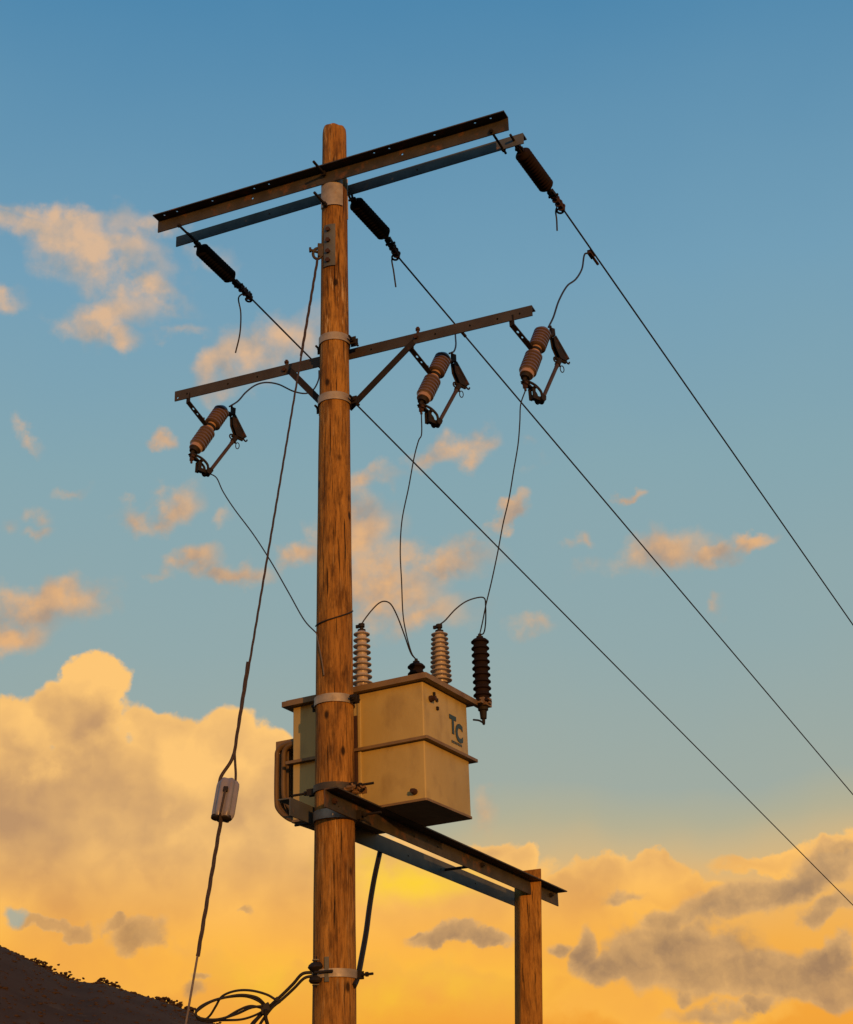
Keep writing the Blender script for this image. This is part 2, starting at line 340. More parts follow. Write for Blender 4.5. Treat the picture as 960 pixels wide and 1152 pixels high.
class MB:
    def __init__(s): s.v = []; s.f = []
    def add(s, vs, fs):
        o = len(s.v); s.v += [tuple(map(float, p)) for p in vs]; s.f += [tuple(i + o for i in f) for f in fs]; return s
    def box(s, c, X, Y, Z, bevel=0):
        c = np.array(c, float); X, Y, Z = (np.array(q, float) for q in (X, Y, Z))   # half axes
        vs = [c + i * X + j * Y + k * Z for k in (-1, 1) for j in (-1, 1) for i in (-1, 1)]
        if np.cross(X, Y) @ Z < 0:
            fs = [(0, 1, 3, 2), (4, 6, 7, 5), (0, 4, 5, 1), (2, 3, 7, 6), (0, 2, 6, 4), (1, 5, 7, 3)]
        else:
            fs = [(0, 2, 3, 1), (4, 5, 7, 6), (0, 1, 5, 4), (2, 6, 7, 3), (0, 4, 6, 2), (1, 3, 7, 5)]
        return s.add(vs, fs)
    def prism(s, poly, d):
        poly = [np.array(p, float) for p in poly]; d = np.array(d, float); n = len(poly)
        nv = sum((np.cross(poly[i] - poly[0], poly[(i + 1) % n] - poly[0]) for i in range(1, n - 1)), V(0, 0, 0))
        if nv @ d > 0: poly = poly[::-1]
        vs = poly + [p + d for p in poly]
        fs = [tuple(range(n)), tuple(range(2 * n - 1, n - 1, -1))] + [(i, i + n, (i + 1) % n + n, (i + 1) % n) for i in range(n)]
        return s.add(vs, fs)
    def tube(s, pts, r, seg=8, closed=False):
        P = [np.array(p, float) for p in pts]; n = len(P); R = r if hasattr(r, '__len__') else [r] * n
        T = []
        for i in range(n):
            a = P[(i - 1) % n] if closed or i > 0 else P[i]; b = P[(i + 1) % n] if closed or i < n - 1 else P[i]
            T.append(unit(b - a))
        x, y, _ = frame(T[0]); vs = []
        for i in range(n):
            x = unit(x - T[i] * (x @ T[i])); y = np.cross(T[i], x)
            for k in range(seg):
                a = 2 * math.pi * k / seg; vs.append(P[i] + R[i] * (math.cos(a) * x + math.sin(a) * y))
        fs = []
        for i in range(n if closed else n - 1):
            j = (i + 1) % n
            for k in range(seg): fs.append((i * seg + k, i * seg + (k + 1) % seg, j * seg + (k + 1) % seg, j * seg + k))
        if not closed: fs += [tuple(range(seg - 1, -1, -1)), tuple(range((n - 1) * seg, n * seg))]
        return s.add(vs, fs)
    def cyl(s, a, b, r, seg=12, r2=None): return s.tube([a, b], [r, r if r2 is None else r2], seg)
    def lathe(s, o, d, prof, seg=20):
        """prof: list of (t along d in metres, radius)"""
        o = np.array(o, float); x, y, d = frame(d)
        vs = []; n = len(prof)
        for t, r in prof:
            for k in range(seg):
                a = 2 * math.pi * k / seg; vs.append(o + d * t + r * (math.cos(a) * x + math.sin(a) * y))
        fs = [(i * seg + k, i * seg + (k + 1) % seg, (i + 1) * seg + (k + 1) % seg, (i + 1) * seg + k) for i in range(n - 1) for k in range(seg)]
        fs += [tuple(range(seg - 1, -1, -1)), tuple(range((n - 1) * seg, n * seg))]
        return s.add(vs, fs)
    def bolt(s, p, d, r=.012, h=.012, shank=0):
        d = unit(d); s.cyl(p, p + d * h, r, 6)
        if shank: s.cyl(p + d * h * .5, p + d * (h + shank), r * .5, 8)
        return s
    def plate(s, o, A, B, T, la, lb, holes=()):
        """flat bar: origin corner o, unit A over la, unit B over lb, thickness vector T; round holes (a, b, r)"""
        o = np.array(o, float); A = unit(A); B = unit(B); T = np.array(T, float)
        flip = np.cross(A, B) @ T < 0
        hs = sorted(holes); cuts = [0.0]; cells = []
        for a, b, r in hs:
            x0, x1 = max(a - 2.2 * r, cuts[-1]), a + 2.2 * r
            if x1 > la: x1 = la
            if x0 > cuts[-1] + 1e-6: cells.append((cuts[-1], x0, None))
            cells.append((x0, x1, (a, b, r))); cuts.append(x1)
        if cuts[-1] < la - 1e-6: cells.append((cuts[-1], la, None))
        def face(q): return tuple(reversed(q)) if flip else tuple(q)
        P = lambda a, b, t: o + A * a + B * b + T * t
        for x0, x1, h in cells:
            if h is None:
                vs = [P(x0, 0, 0), P(x1, 0, 0), P(x1, lb, 0), P(x0, lb, 0), P(x0, 0, 1), P(x1, 0, 1), P(x1, lb, 1), P(x0, lb, 1)]
                fs = [face((3, 2, 1, 0)), face((4, 5, 6, 7)), face((0, 1, 5, 4)), face((2, 3, 7, 6))]
                if x0 < 1e-6: fs.append(face((0, 4, 7, 3)))
                if x1 > la - 1e-6: fs.append(face((1, 2, 6, 5)))
                s.add(vs, fs)
            else:
                a, b, r = h
                ang = sorted([2 * math.pi * k / 12 + .13 for k in range(12)] + [math.atan2(cy - b, cx - a) % (2 * math.pi) for cx in (x0, x1) for cy in (0, lb)])
                n = len(ang); vs = []
                for g in ang:
                    c, q = math.cos(g), math.sin(g)
                    tx = ((x1 if c > 0 else x0) - a) / c if abs(c) > 1e-9 else 1e9
                    ty = ((lb if q > 0 else 0) - b) / q if abs(q) > 1e-9 else 1e9
                    tt = min(tx, ty)
                    for t in (0, 1): vs += [P(a + r * c, b + r * q, t), P(a + tt * c, b + tt * q, t)]
                fs = []
                for i in range(n):
                    j = (i + 1) % n; I, J = 4 * i, 4 * j
                    fs += [face((I, J, J + 1, I + 1)), face((I + 2, I + 3, J + 3, J + 2)), face((I, I + 2, J + 2, J)), face((I + 1, J + 1, J + 3, I + 3))]
                s.add(vs, fs)
        return s
    def build(s, name, mat, parent=None, sharp=50):
        me = bpy.data.meshes.new(name); o0 = np.array(parent.matrix_world.translation if False else WORLD_LOC.get(parent.name, (0, 0, 0)) if parent else (0, 0, 0), float)
        vs = [tuple(np.array(p) - o0) for p in s.v]
        me.from_pydata(vs, [], s.f); me.update()
        me.polygons.foreach_set('use_smooth', [True] * len(me.polygons)); me.set_sharp_from_angle(angle=rad(sharp))
        me.materials.append(MATS[mat])
        o = bpy.data.objects.new(name, me); COL.objects.link(o)
        WORLD_LOC[o.name] = o0
        if parent: o.parent = parent
        return o
    def build_thing(s, name, mat, origin, label, cat, group=None, sharp=50):
        """a thing that is one mesh, with its origin at its base"""
        origin = np.array(origin, float)
        me = bpy.data.meshes.new(name); me.from_pydata([tuple(np.array(p) - origin) for p in s.v], [], s.f); me.update()
        me.polygons.foreach_set('use_smooth', [True] * len(me.polygons)); me.set_sharp_from_angle(angle=rad(sharp))
        me.materials.append(MATS[mat])
        o = bpy.data.objects.new(name, me); COL.objects.link(o); o.location = origin
        WORLD_LOC[o.name] = origin
        tag(o, label, cat, group); return o
WORLD_LOC = {}
def tag(o, label, cat, group=None):
    o['label'] = label; o['category'] = cat
    if group: o['group'] = group
def thing(name, loc, label, cat, group=None):
    o = bpy.data.objects.new(name, None); COL.objects.link(o); o.location = loc; o.empty_display_size = .1
    WORLD_LOC[o.name] = np.array(loc, float); tag(o, label, cat, group); return o

# ------------------------------------------------------------------ ground and hill
def ground():
    g = MB(); R = [0, 6, 20, 60, 160, 400, 1000, 3000, 9000]; n = 48; vs = [(0, 0, 0)]; fs = []
    for r in R[1:]:
        for k in range(n):
            a = 2 * math.pi * k / n; vs.append((r * math.cos(a), r * math.sin(a), 0))
    for k in range(n): fs.append((0, 1 + k, 1 + (k + 1) % n))
    for i in range(len(R) - 2):
        for k in range(n):
            a = 1 + i * n; fs.append((a + k, a + n + k, a + n + (k + 1) % n, a + (k + 1) % n))
    g.add(vs, fs); o = g.build('ground', 'dry_ground'); o['kind'] = 'structure'
ground()

CREST = [(0, 1063), (18, 1071), (38, 1082), (60, 1093), (80, 1102), (98, 1105), (112, 1104), (132, 1111), (160, 1119), (185, 1127), (210, 1136), (240, 1152), (280, 1180), (330, 1215), (400, 1270), (470, 1330)]
cr_az = []; cr_h = []
for x, y in CREST:
    a, e = azel(x, y); cr_az.append(a); cr_h.append(math.tan(rad(e)))
pre_az = [-60, -48, -38, -30, -24, -20, -17.5]; pre_h = [.0, .06, .16, .235, .25, .225, .19]
cr_az = np.array(pre_az + cr_az + [6]); cr_h = np.array(pre_h + cr_h + [0.0])
RC = 620.0
_ph = rng.uniform(0, 6.28, (14, 2)); _fr = rng.uniform(.006, .05, 14); _di = rng.uniform(0, 6.28, 14)
def hill_noise(x, y):
    s = 0
    for (p, q), f, d in zip(_ph, _fr, _di): s = s + np.sin((x * math.cos(d) + y * math.sin(d)) * f + p) * (.012 / f) * .55
    return s
def hill_z(az, r):
    h = np.interp(az, cr_az, cr_h) * RC + 1.6
    t = np.clip((r - 230) / (RC - 230), 0, 1); up = (t * .55 + t * t * (3 - 2 * t) * .45)
    dn = np.clip(1 - (r - RC) / 700, 0, 1); prof = np.where(r <= RC, up, dn)
    x, y = r * np.sin(np.radians(az)), r * np.cos(np.radians(az))
    return h * prof + hill_noise(x, y) * np.clip(h * prof / 40, 0, 1) * np.where(np.abs(r - RC) < 40, .35, 1) - 0.8
def hill():
    azs = np.linspace(-60, 6, 190); rs = np.concatenate([np.linspace(230, RC, 46), np.linspace(RC + 30, 1320, 16)])
    m = MB(); vs = []; fs = []
    for r in rs:
        for a in azs: vs.append((r * math.sin(rad(a)), r * math.cos(rad(a)), float(hill_z(a, r))))
    n = len(azs)
    for i in range(len(rs) - 1):
        for k in range(n - 1): fs.append((i * n + k, i * n + k + 1, (i + 1) * n + k + 1, (i + 1) * n + k))
    m.add(vs, fs); o = m.build('hill', 'hill_soil', None, 180); o['kind'] = 'structure'
    # dry scrub that covers the slope and roughens its skyline
    b = MB(); vs = []; fs = []
    g_ = (1 + 5 ** .5) / 2
    ico = np.array([(-1, g_, 0), (1, g_, 0), (-1, -g_, 0), (1, -g_, 0), (0, -1, g_), (0, 1, g_), (0, -1, -g_), (0, 1, -g_), (g_, 0, -1), (g_, 0, 1), (-g_, 0, -1), (-g_, 0, 1)]) / 1.9
    icf = [(0, 11, 5), (0, 5, 1), (0, 1, 7), (0, 7, 10), (0, 10, 11), (1, 5, 9), (5, 11, 4), (11, 10, 2), (10, 7, 6), (7, 1, 8), (3, 9, 4), (3, 4, 2), (3, 2, 6), (3, 6, 8), (3, 8, 9), (4, 9, 5), (2, 4, 11), (6, 2, 10), (8, 6, 7), (9, 8, 1)]
    def bush(x, y, z, w, h):
        o = len(vs); q = ico * rng.uniform(.55, 1.25, (12, 1)); a = rng.uniform(0, 6.28); c, s_ = math.cos(a), math.sin(a)
        for p in q: vs.append((x + (p[0] * c - p[1] * s_) * w, y + (p[0] * s_ + p[1] * c) * w, z + h * .45 + p[2] * h * .55))
        fs.extend([tuple(i + o for i in f) for f in icf])
    for _ in range(3200):
        a = rng.uniform(-24, -4.5); r = rng.uniform(330, RC)
        z = float(hill_z(a, r))
        if z < 4: continue
        s = rng.uniform(.4, .85) * (1.0 if rng.random() < .96 else 1.5)
        bush(r * math.sin(rad(a)), r * math.cos(rad(a)), z - .5, s * rng.uniform(.9, 1.8), s * rng.uniform(.8, 1.3))
    for _ in range(1500):
        a = rng.uniform(-20, -5); r = RC + rng.normal(0, 7); z = float(hill_z(a, r)); k = rng.random(); s = rng.uniform(.3, .65) * (1 if k < .93 else 1.9)
        bush(r * math.sin(rad(a)), r * math.cos(rad(a)), z - .6, s * 1.7, s * 1.2)
        if k > .93:
            for _q in range(9): bush(r * math.sin(rad(a)) + rng.normal(0, 1.3), r * math.cos(rad(a)) + rng.normal(0, 1), z + rng.uniform(0, 1.3), .7, .8)
    b.add(vs, fs); o = b.build('scrub', 'scrub_leaf', None, 180); o['kind'] = 'stuff'
    tag(o, 'dark dry scrub covering the hillside and its skyline', 'scrub')
hill()

# ------------------------------------------------------------------ main pole
PB = pt(376.5, 1152, (0, 9, 0), V(0, 1, 0)); PT = pt(376.5, 147, (0, 9, 0), V(0, 1, 0))
def pole_c(z): return PB + (PT - PB) * (z - PB[2]) / (PT[2] - PB[2])
def axis(y):
    q = pt(376.4, y, (0, 9, 0), V(0, 1, 0)); return pole_c(q[2])
def pole_r(z): return .5 * float(np.interp(z, [0, 2.67, 3.39, 5.0, 6.2, 6.85, 8.64], [.262, .238, .233, .220, .205, .192, .166]))
ZTOP = float(PT[2]) + .01
def main_pole():
    m = MB(); seg = 56; zs = list(np.linspace(-.05, ZTOP - .06, 110)) + [ZTOP - .03, ZTOP - .008, ZTOP]
    rs = []
    vs = []; fs = []
    for i, z in enumerate(zs):
        c = pole_c(z); sh = 1.0 if z < ZTOP - .04 else (.985 if z < ZTOP - .02 else (.95 if z < ZTOP - .004 else .86))
        for k in range(seg):
            a = 2 * math.pi * k / seg
            r = pole_r(z) * sh * (1 + .012 * math.sin(2 * a + z * .7) + .008 * math.sin(5 * a + z * 1.9) + .006 * math.sin(11 * a - z * .35) + .005 * math.sin(z * 9 + 3 * a))
            dz = .005 * math.sin(2 * a + .4) + .004 * math.sin(7 * a) if z > ZTOP - .045 else 0
            vs.append((c[0] + r * math.cos(a), c[1] + r * math.sin(a), z + dz))
    for i in range(len(zs) - 1):
        for k in range(seg): fs.append((i * seg + k, i * seg + (k + 1) % seg, (i + 1) * seg + (k + 1) % seg, (i + 1) * seg + k))
    fs.append(tuple(range((len(zs) - 1) * seg, len(zs) * seg)))
    m.add(vs, fs)
    m.build_thing('utility_pole', 'pole_wood', pole_c(0), 'tall tapered brown wooden pole carrying the crossarms and transformer', 'pole', None, 50)
main_pole()

U1, V1 = uv(23.4); U2, V2 = uv(21.8); UB, VB = uv(25.0); UT, VT = uv(28.3)

def ring(m, z0, h, t, seg=40, a0=0, a1=360, extra=.0015, tilt=None):
    """flat band around the main pole, height h, thickness t"""
    full = abs(a1 - a0) >= 360; n = seg if full else seg + 1; vs = []
    for k in range(n):
        a = rad(a0 + (a1 - a0) * k / seg); d = V(math.cos(a), math.sin(a), 0)
        for z, e in ((0, 0), (0, t), (h, t), (h, 0)):
            r = pole_r(z0 + z) * 1.024 + extra + e; c = pole_c(z0 + z); vs.append(c + d * r)
    fs = []
    for k in range(seg):
        j = (k + 1) % n
        for q in range(4): fs.append((4 * k + q, 4 * k + (q + 1) % 4, 4 * j + (q + 1) % 4, 4 * j + q)[::-1])
    if not full: fs += [(0, 1, 2, 3), (4 * seg + 3, 4 * seg + 2, 4 * seg + 1, 4 * seg)]
    m.add(vs, fs)

# ------------------------------------------------------------------ upper pair of crossarms (steel angle)
AX = axis(200)
def P1(x, y, off): return pt(x, y, AX + V1 * off, V1)
def angle_iron(name, mat, L0, L1, web_h, web_holes, fl_dir, fl_w, fl_holes, label, t=.008, group=None, cat='crossarm'):
    """vertical web from L0 to L1 (top edge), height web_h, with a top flange along fl_dir"""
    A = unit(L1 - L0); la = np.linalg.norm(L1 - L0); fl = unit(fl_dir)
    o = thing(name, (L0 + L1) / 2 - ZU * web_h, label, cat, group)
    m = MB(); m.plate(L0 - ZU * web_h - fl * t, A, ZU, fl * t, la, web_h - t * .5, web_holes)
    m.build('web', mat, o)
    m = MB(); m.plate(L0 - ZU * t * .5 - fl * t, A, fl, ZU * t, la, fl_w + t, fl_holes)
    m.build('flange', mat, o)
    return o, A
HR = .0085
F0 = P1(178, 248, -.098); F1 = P1(571.5, 131.5, -.098)
A1 = unit(F1 - F0)
def s_on(x, y, off, n, o, base, A): return float((pt(x, y, base + n * off, n) - o) @ A)
flh = []
for x, y in ((188, 244.5), (202, 240), (242, 228), (289, 213.5), (306, 209), (424, 172.7), (441, 167.5), (492, 152.3), (537.5, 138.5), (555, 133)):
    q = pt(x, y, F0, ZU); flh.append((float((q - F0) @ A1), .045, HR))
wbh = [(s_on(x, y, -.098, V1, F0, AX, A1), .055, HR) for x, y in ((284, 224), (452.5, 173.5))]
front_arm, _ = angle_iron('crossarm', 'dark_steel', F0, F1, .102, wbh, -V1, .072, flh, 'upper steel angle crossarm on the near face, with holed overhanging flange', group='steel crossarms on the pole')
R0 = P1(199, 267.5, .098); R1 = P1(589, 150.5, .098); AR = unit(R1 - R0)
rbh = [(s_on(x, y, .098, V1, R0, AX, AR), .04, HR * .8) for x, y in ((304, 240), (470, 190), (394, 213))]
rear_arm, _ = angle_iron('crossarm', 'grey_steel', R0, R1, .080, rbh, V1, .065, [(.15, .04, HR), (.4, .04, HR), (.7, .04, HR), (2.0, .04, HR), (2.4, .04, HR)],
                         'upper bluish grey crossarm on the far face that holds the three strain insulators', group='steel crossarms on the pole')
# long bolts through both arms and the pole
for x, y in ((203, 255), (553.5, 148.5)):
    m = MB(); a = P1(x, y, -.098); m.cyl(a - V1 * .03, a + V1 * .25, .0085, 10); m.bolt(a - V1 * .010, -V1, .016, .012); m.bolt(a + V1 * .20, V1, .016, .014)
    m.build('spacer_rod', 'black_iron', front_arm)
for x, y, b in ((366, 197, .17), (367, 231.5, .17)):
    m = MB(); a = P1(x, y, -.098); m.cyl(a - V1 * b, a + V1 * .28, .0095, 10); m.bolt(a - V1 * .016, -V1, .019, .016)
    m.build('through_bolt', 'black_iron', front_arm)

# gain plates between arms and pole
def gain(z0, z1, off_deg, span, label):
    m = MB(); c = math.degrees(math.atan2(-V1[1], -V1[0])) + off_deg
    ring(m, z0, z1 - z0, .006, 18, c - span, c + span, .003)
    return m.build_thing('gain_plate', 'galvanised', pole_c(z0), label, 'pole plate', 'curved plates under the crossarms')
zt = float(axis(201)[2]); zb = float(axis(239)[2])
gain(zb, zt, 10, 52, 'curved grey metal plate wrapped on the pole under the upper near crossarm')
gain(zb - .03, zt + .02, 180, 44, 'curved dark metal plate on the far side of the pole under the upper far crossarm')

# ------------------------------------------------------------------ lower crossarm with braces
A2X = axis(400); OFF2 = .118
def P2(x, y, off=OFF2): return pt(x, y, A2X + V2 * off, V2)
L0 = P2(197.5, 440); L1 = P2(599, 346); zL = (L0[2] + L1[2]) / 2; L0[2] = zL; L1[2] = zL
AL = unit(L1 - L0)
lh = [(s_on(x, y, OFF2, V2, L0, A2X, AL), b, .0075) for x, y, b in ((200.5, 446.5, .022), (211, 442.5, .035), (257, 431.5, .035), (290, 424, .035), (418, 392, .035), (490, 374.5, .035), (529, 364.5, .035), (560, 357.5, .035), (585, 352, .035))]
low_arm, _ = angle_iron('crossarm', 'brown_steel', L0, L1, .072, lh, V2, .065, [(.3, .035, HR), (.9, .035, HR), (1.9, .035, HR), (2.3, .035, HR)], 'lower brown steel crossarm carrying the three fuse cutouts', group='steel crossarms on the pole')
bc = axis(455)
for (x0, y0, x1, y1) in ((393, 460, 466, 386), (361, 452, 326, 417)):
    sgn = 1 if x0 > 376 else -1
    a = pt(x0, y0, bc + V2 * .10, V2); b = P2(x1, y1, OFF2 - .006) - V2 * .012
    d = unit(b - a); n = unit(np.cross(d, V2)); m = MB()
    m.box((a + b) / 2, d * np.linalg.norm(b - a) / 2, n * .022, V2 * .004)
    m.box((a + b) / 2 + n * .020 * sgn + V2 * .018, d * (np.linalg.norm(b - a) / 2 - .03), n * .003, V2 * .016)
    m.build('brace', 'black_iron', low_arm)
for x, y in ((321, 411), (469, 374)):
    m = MB(); a = P2(x, y); m.cyl(a - ZU * .03 + V2 * .02, a + ZU * .05 + V2 * .02, .010, 10); m.bolt(a + ZU * .028 + V2 * .02, ZU, .017, .012)
    m.bolt(a - V2 * .012 - ZU * .04, -V2, .015, .012)
    m.build('brace_bolt', 'rust_iron', low_arm)

# ------------------------------------------------------------------ pole bands
def band(y, h, label, U, Vv, mat='galvanised', lugs=((1, .0), (-1, .0)), bolt_len=.10, t=.005, lug_mat='black_iron', lug=.045, along_u=False):
    c = axis(y); z0 = c[2] - h / 2; m = MB()
    ring(m, z0, h, t)
    o = thing('pole_band', pole_c(z0), label, 'pole band', 'metal bands clamped round the pole')
    m.build('strap', mat, o)
    for sgn, dv in lugs:
        R = pole_r(c[2]) * 1.02
        b = c + U * sgn * (R + lug * .5) + Vv * dv
        m = MB()
        m.box(b - Vv * .016, U * lug * .55, Vv * .004, ZU * h * .48); m.box(b + Vv * .016, U * lug * .55, Vv * .004, ZU * h * .48)
        m.build('lug', lug_mat, o)
        m = MB(); q = b + U * sgn * lug * .12
        if along_u:
            m.cyl(q - U * sgn * .03, q + U * sgn * bolt_len, .0075, 8); m.bolt(q + U * sgn * .03, U * sgn, .014, .014)
        else:
            m.cyl(q - Vv * bolt_len * .8, q + Vv * bolt_len * .6, .0075, 8)
            m.bolt(q - Vv * .020, -Vv, .015, .016); m.bolt(q + Vv * .020, Vv, .015, .016)
        m.build('bolt', 'black_iron', o)
    return o
band(386, .055, 'grey band round the pole level with the lower crossarm', U2, V2, lugs=((1, .035), (-1, .06)))
band(453, .055, 'grey band round the pole at the foot of the two braces', U2, V2, lugs=((1, .035), (-1, .06)))
band(791, .05, 'grey band round the pole in front of the transformer lid', UT, VT, lugs=((1, .0), (-1, .03)), bolt_len=.07)
band(889, .04, 'dark band round the pole hidden behind the platform beams', UB, VB, 'dark_steel', lugs=((1, -.02), (-1, -.02)), bolt_len=.12, along_u=True)
band(920, .055, 'bright band round the pole just under the platform beams', UB, VB, lugs=((1, .03), (-1, .04)), bolt_len=.14, along_u=True)
band(1098, .045, 'lowest grey band round the pole, holding the cable spool', UB, VB, lugs=((1, .06),), bolt_len=.075, along_u=True, lug=.02)

# ------------------------------------------------------------------ line conductors and strain insulators
DC = unit(ray(1715, 1780))
def polyline_depth(p0, p1, pix):
    """wire from p0 to p1 passing the sight lines in pix, depth interpolated along the way"""
    return pix
def P1c(x, y): return P1(x, y, .125)
def shed_profile(L, r0, r1, n, cap=.03):
    pr = [(0, .012), (0, r1 * .55), (cap * .3, r1 * .62)]
    s = (L - cap * 1.2) / n
    for k in range(n):
        z = cap * .6 + k * s
        pr += [(z, r0), (z + s * .30, r1), (z + s * .55, r1), (z + s * .9, r0)]
    pr += [(L - cap * .3, r1 * .62), (L, r1 * .55), (L, .012)]
    return pr
def strain(Epx, b0, b1, clamp_px, wire_px0, exit_px, tail, label_i, label_c, mat):
    E = P1c(*Epx)
    B0 = along(E, DC, *b0); B1 = along(E, DC, *b1); K = along(E, DC, *wire_px0); d = unit(B1 - B0); Lb = np.linalg.norm(B1 - B0)
    o = thing('strain_insulator', B0, label_i, 'strain insulator', 'strain insulators on the upper crossarm')
    m = MB(); m.lathe(B0, d, shed_profile(Lb, .050, .0565, 13), 24); m.build('insulator_body', mat, o)
    m = MB(); x, y, _ = frame(d)
    # eye nut, clevis and rod at the arm
    m.cyl(E - V1 * .10, E - V1 * .02, .009, 8)
    m.tube([E + V1 * .008 + .028 * (math.cos(a) * V1 + math.sin(a) * ZU) for a in np.linspace(0, 2 * math.pi, 17)[:-1]], .0085, 8, True)
    c0 = E + V1 * .03 - ZU * .005
    m.cyl(c0, B0 + d * .01, .014, 10); m.box((c0 + B0) / 2, unit(B0 - c0) * np.linalg.norm(B0 - c0) * .42, np.cross(unit(B0 - c0), ZU) * .022, ZU * .008)
    m.cyl(B0 - x * .028 - d * .03, B0 + x * .028 - d * .03, .008, 8)
    m.build('arm_fitting', 'black_iron', o)
    m = MB(); e = unit(K - B1); Lk = np.linalg.norm(K - B1); x, y, _ = frame(e)
    m.cyl(B1 - e * .01, B1 + e * .06, .017, 10)
    for sgn in (-1, 1): m.box(B1 + e * .065 + x * sgn * .018, e * .035, x * .004, y * .014)
    m.cyl(B1 + e * .085 - x * .036, B1 + e * .085 + x * .036, .009, 8)
    m.build('clevis', 'black_iron', o)
    m = MB()
    m.box(B1 + e * (.09 + (Lk - .09) * .45), e * (Lk - .09) * .48, x * .013, y * .016)
    for k in range(3):
        q = B1 + e * (.11 + (Lk - .12) * (k + .3) / 3); m.tube([q + x * .024 * math.cos(a) + y * .028 * math.sin(a) for a in np.linspace(0, 2 * math.pi, 13)[:-1]], .006, 6, True); m.bolt(q + y * .026, y, .011, .012, .012)
    q = B1 + e * (Lk - .0); m.tube([q - e * .012 + x * .026 + e * .024 * math.cos(a) + x * .022 * math.sin(a) for a in np.linspace(0, 2 * math.pi, 13)[:-1]], .0075, 6, True)
    m.build('dead_end_clamp', 'rust_iron', o)
    # conductor
    X1 = along(K, DC, *exit_px); dw = unit(X1 - K); lv = np.linalg.norm(X1 - K)
    pts = [K - dw * (Lk * .6)]
    for s in np.linspace(0, lv, 10): pts.append(K + dw * s)
    for k in range(1, 15):                                            # onwards to the next support, sagging out flat
        s = 4.0 * k; pts.append(X1 + dw * s + ZU * (s * s) * .0016)
    c = thing('line_conductor', K, label_c, 'conductor', 'line conductors running to the lower right')
    MB().tube(pts, .0066, 8).build('strand', 'wire_metal', c)
    tp = [at_depth(x, y, depth(K) - .0) for x, y in tail]
    MB().tube(spline([K - e * Lk * .35] + tp, 6), .0058, 8).build('tail', 'wire_metal', c)
    return E, B0, B1, K, X1
SL = strain((219.5, 270), (225, 279), (261, 313.5), (275, 325), (284, 337), (960, 1018.5), [(268.5, 335), (271, 352), (270, 375), (265, 397)],
            'black ribbed strain insulator on the left end of the upper crossarm', 'overhead wire from the left strain insulator passing behind the pole', 'black_polymer')
SM = strain((394, 219.5), (399, 227), (434, 265), (441, 275), (449, 290), (960, 894), [(441, 292), (443, 305), (445.5, 323)],
            'black ribbed strain insulator beside the pole top', 'overhead wire from the strain insulator beside the pole top', 'black_polymer')
SR = strain((580.5, 161), (586.5, 170.5), (616.5, 211.5), (626, 223), (635, 237), (960, 703), [(625.5, 237), (626.5, 247), (627, 259.5)],
            'dark brown ribbed strain insulator on the right end of the upper crossarm', 'overhead wire from the right strain insulator', 'brown_polymer')

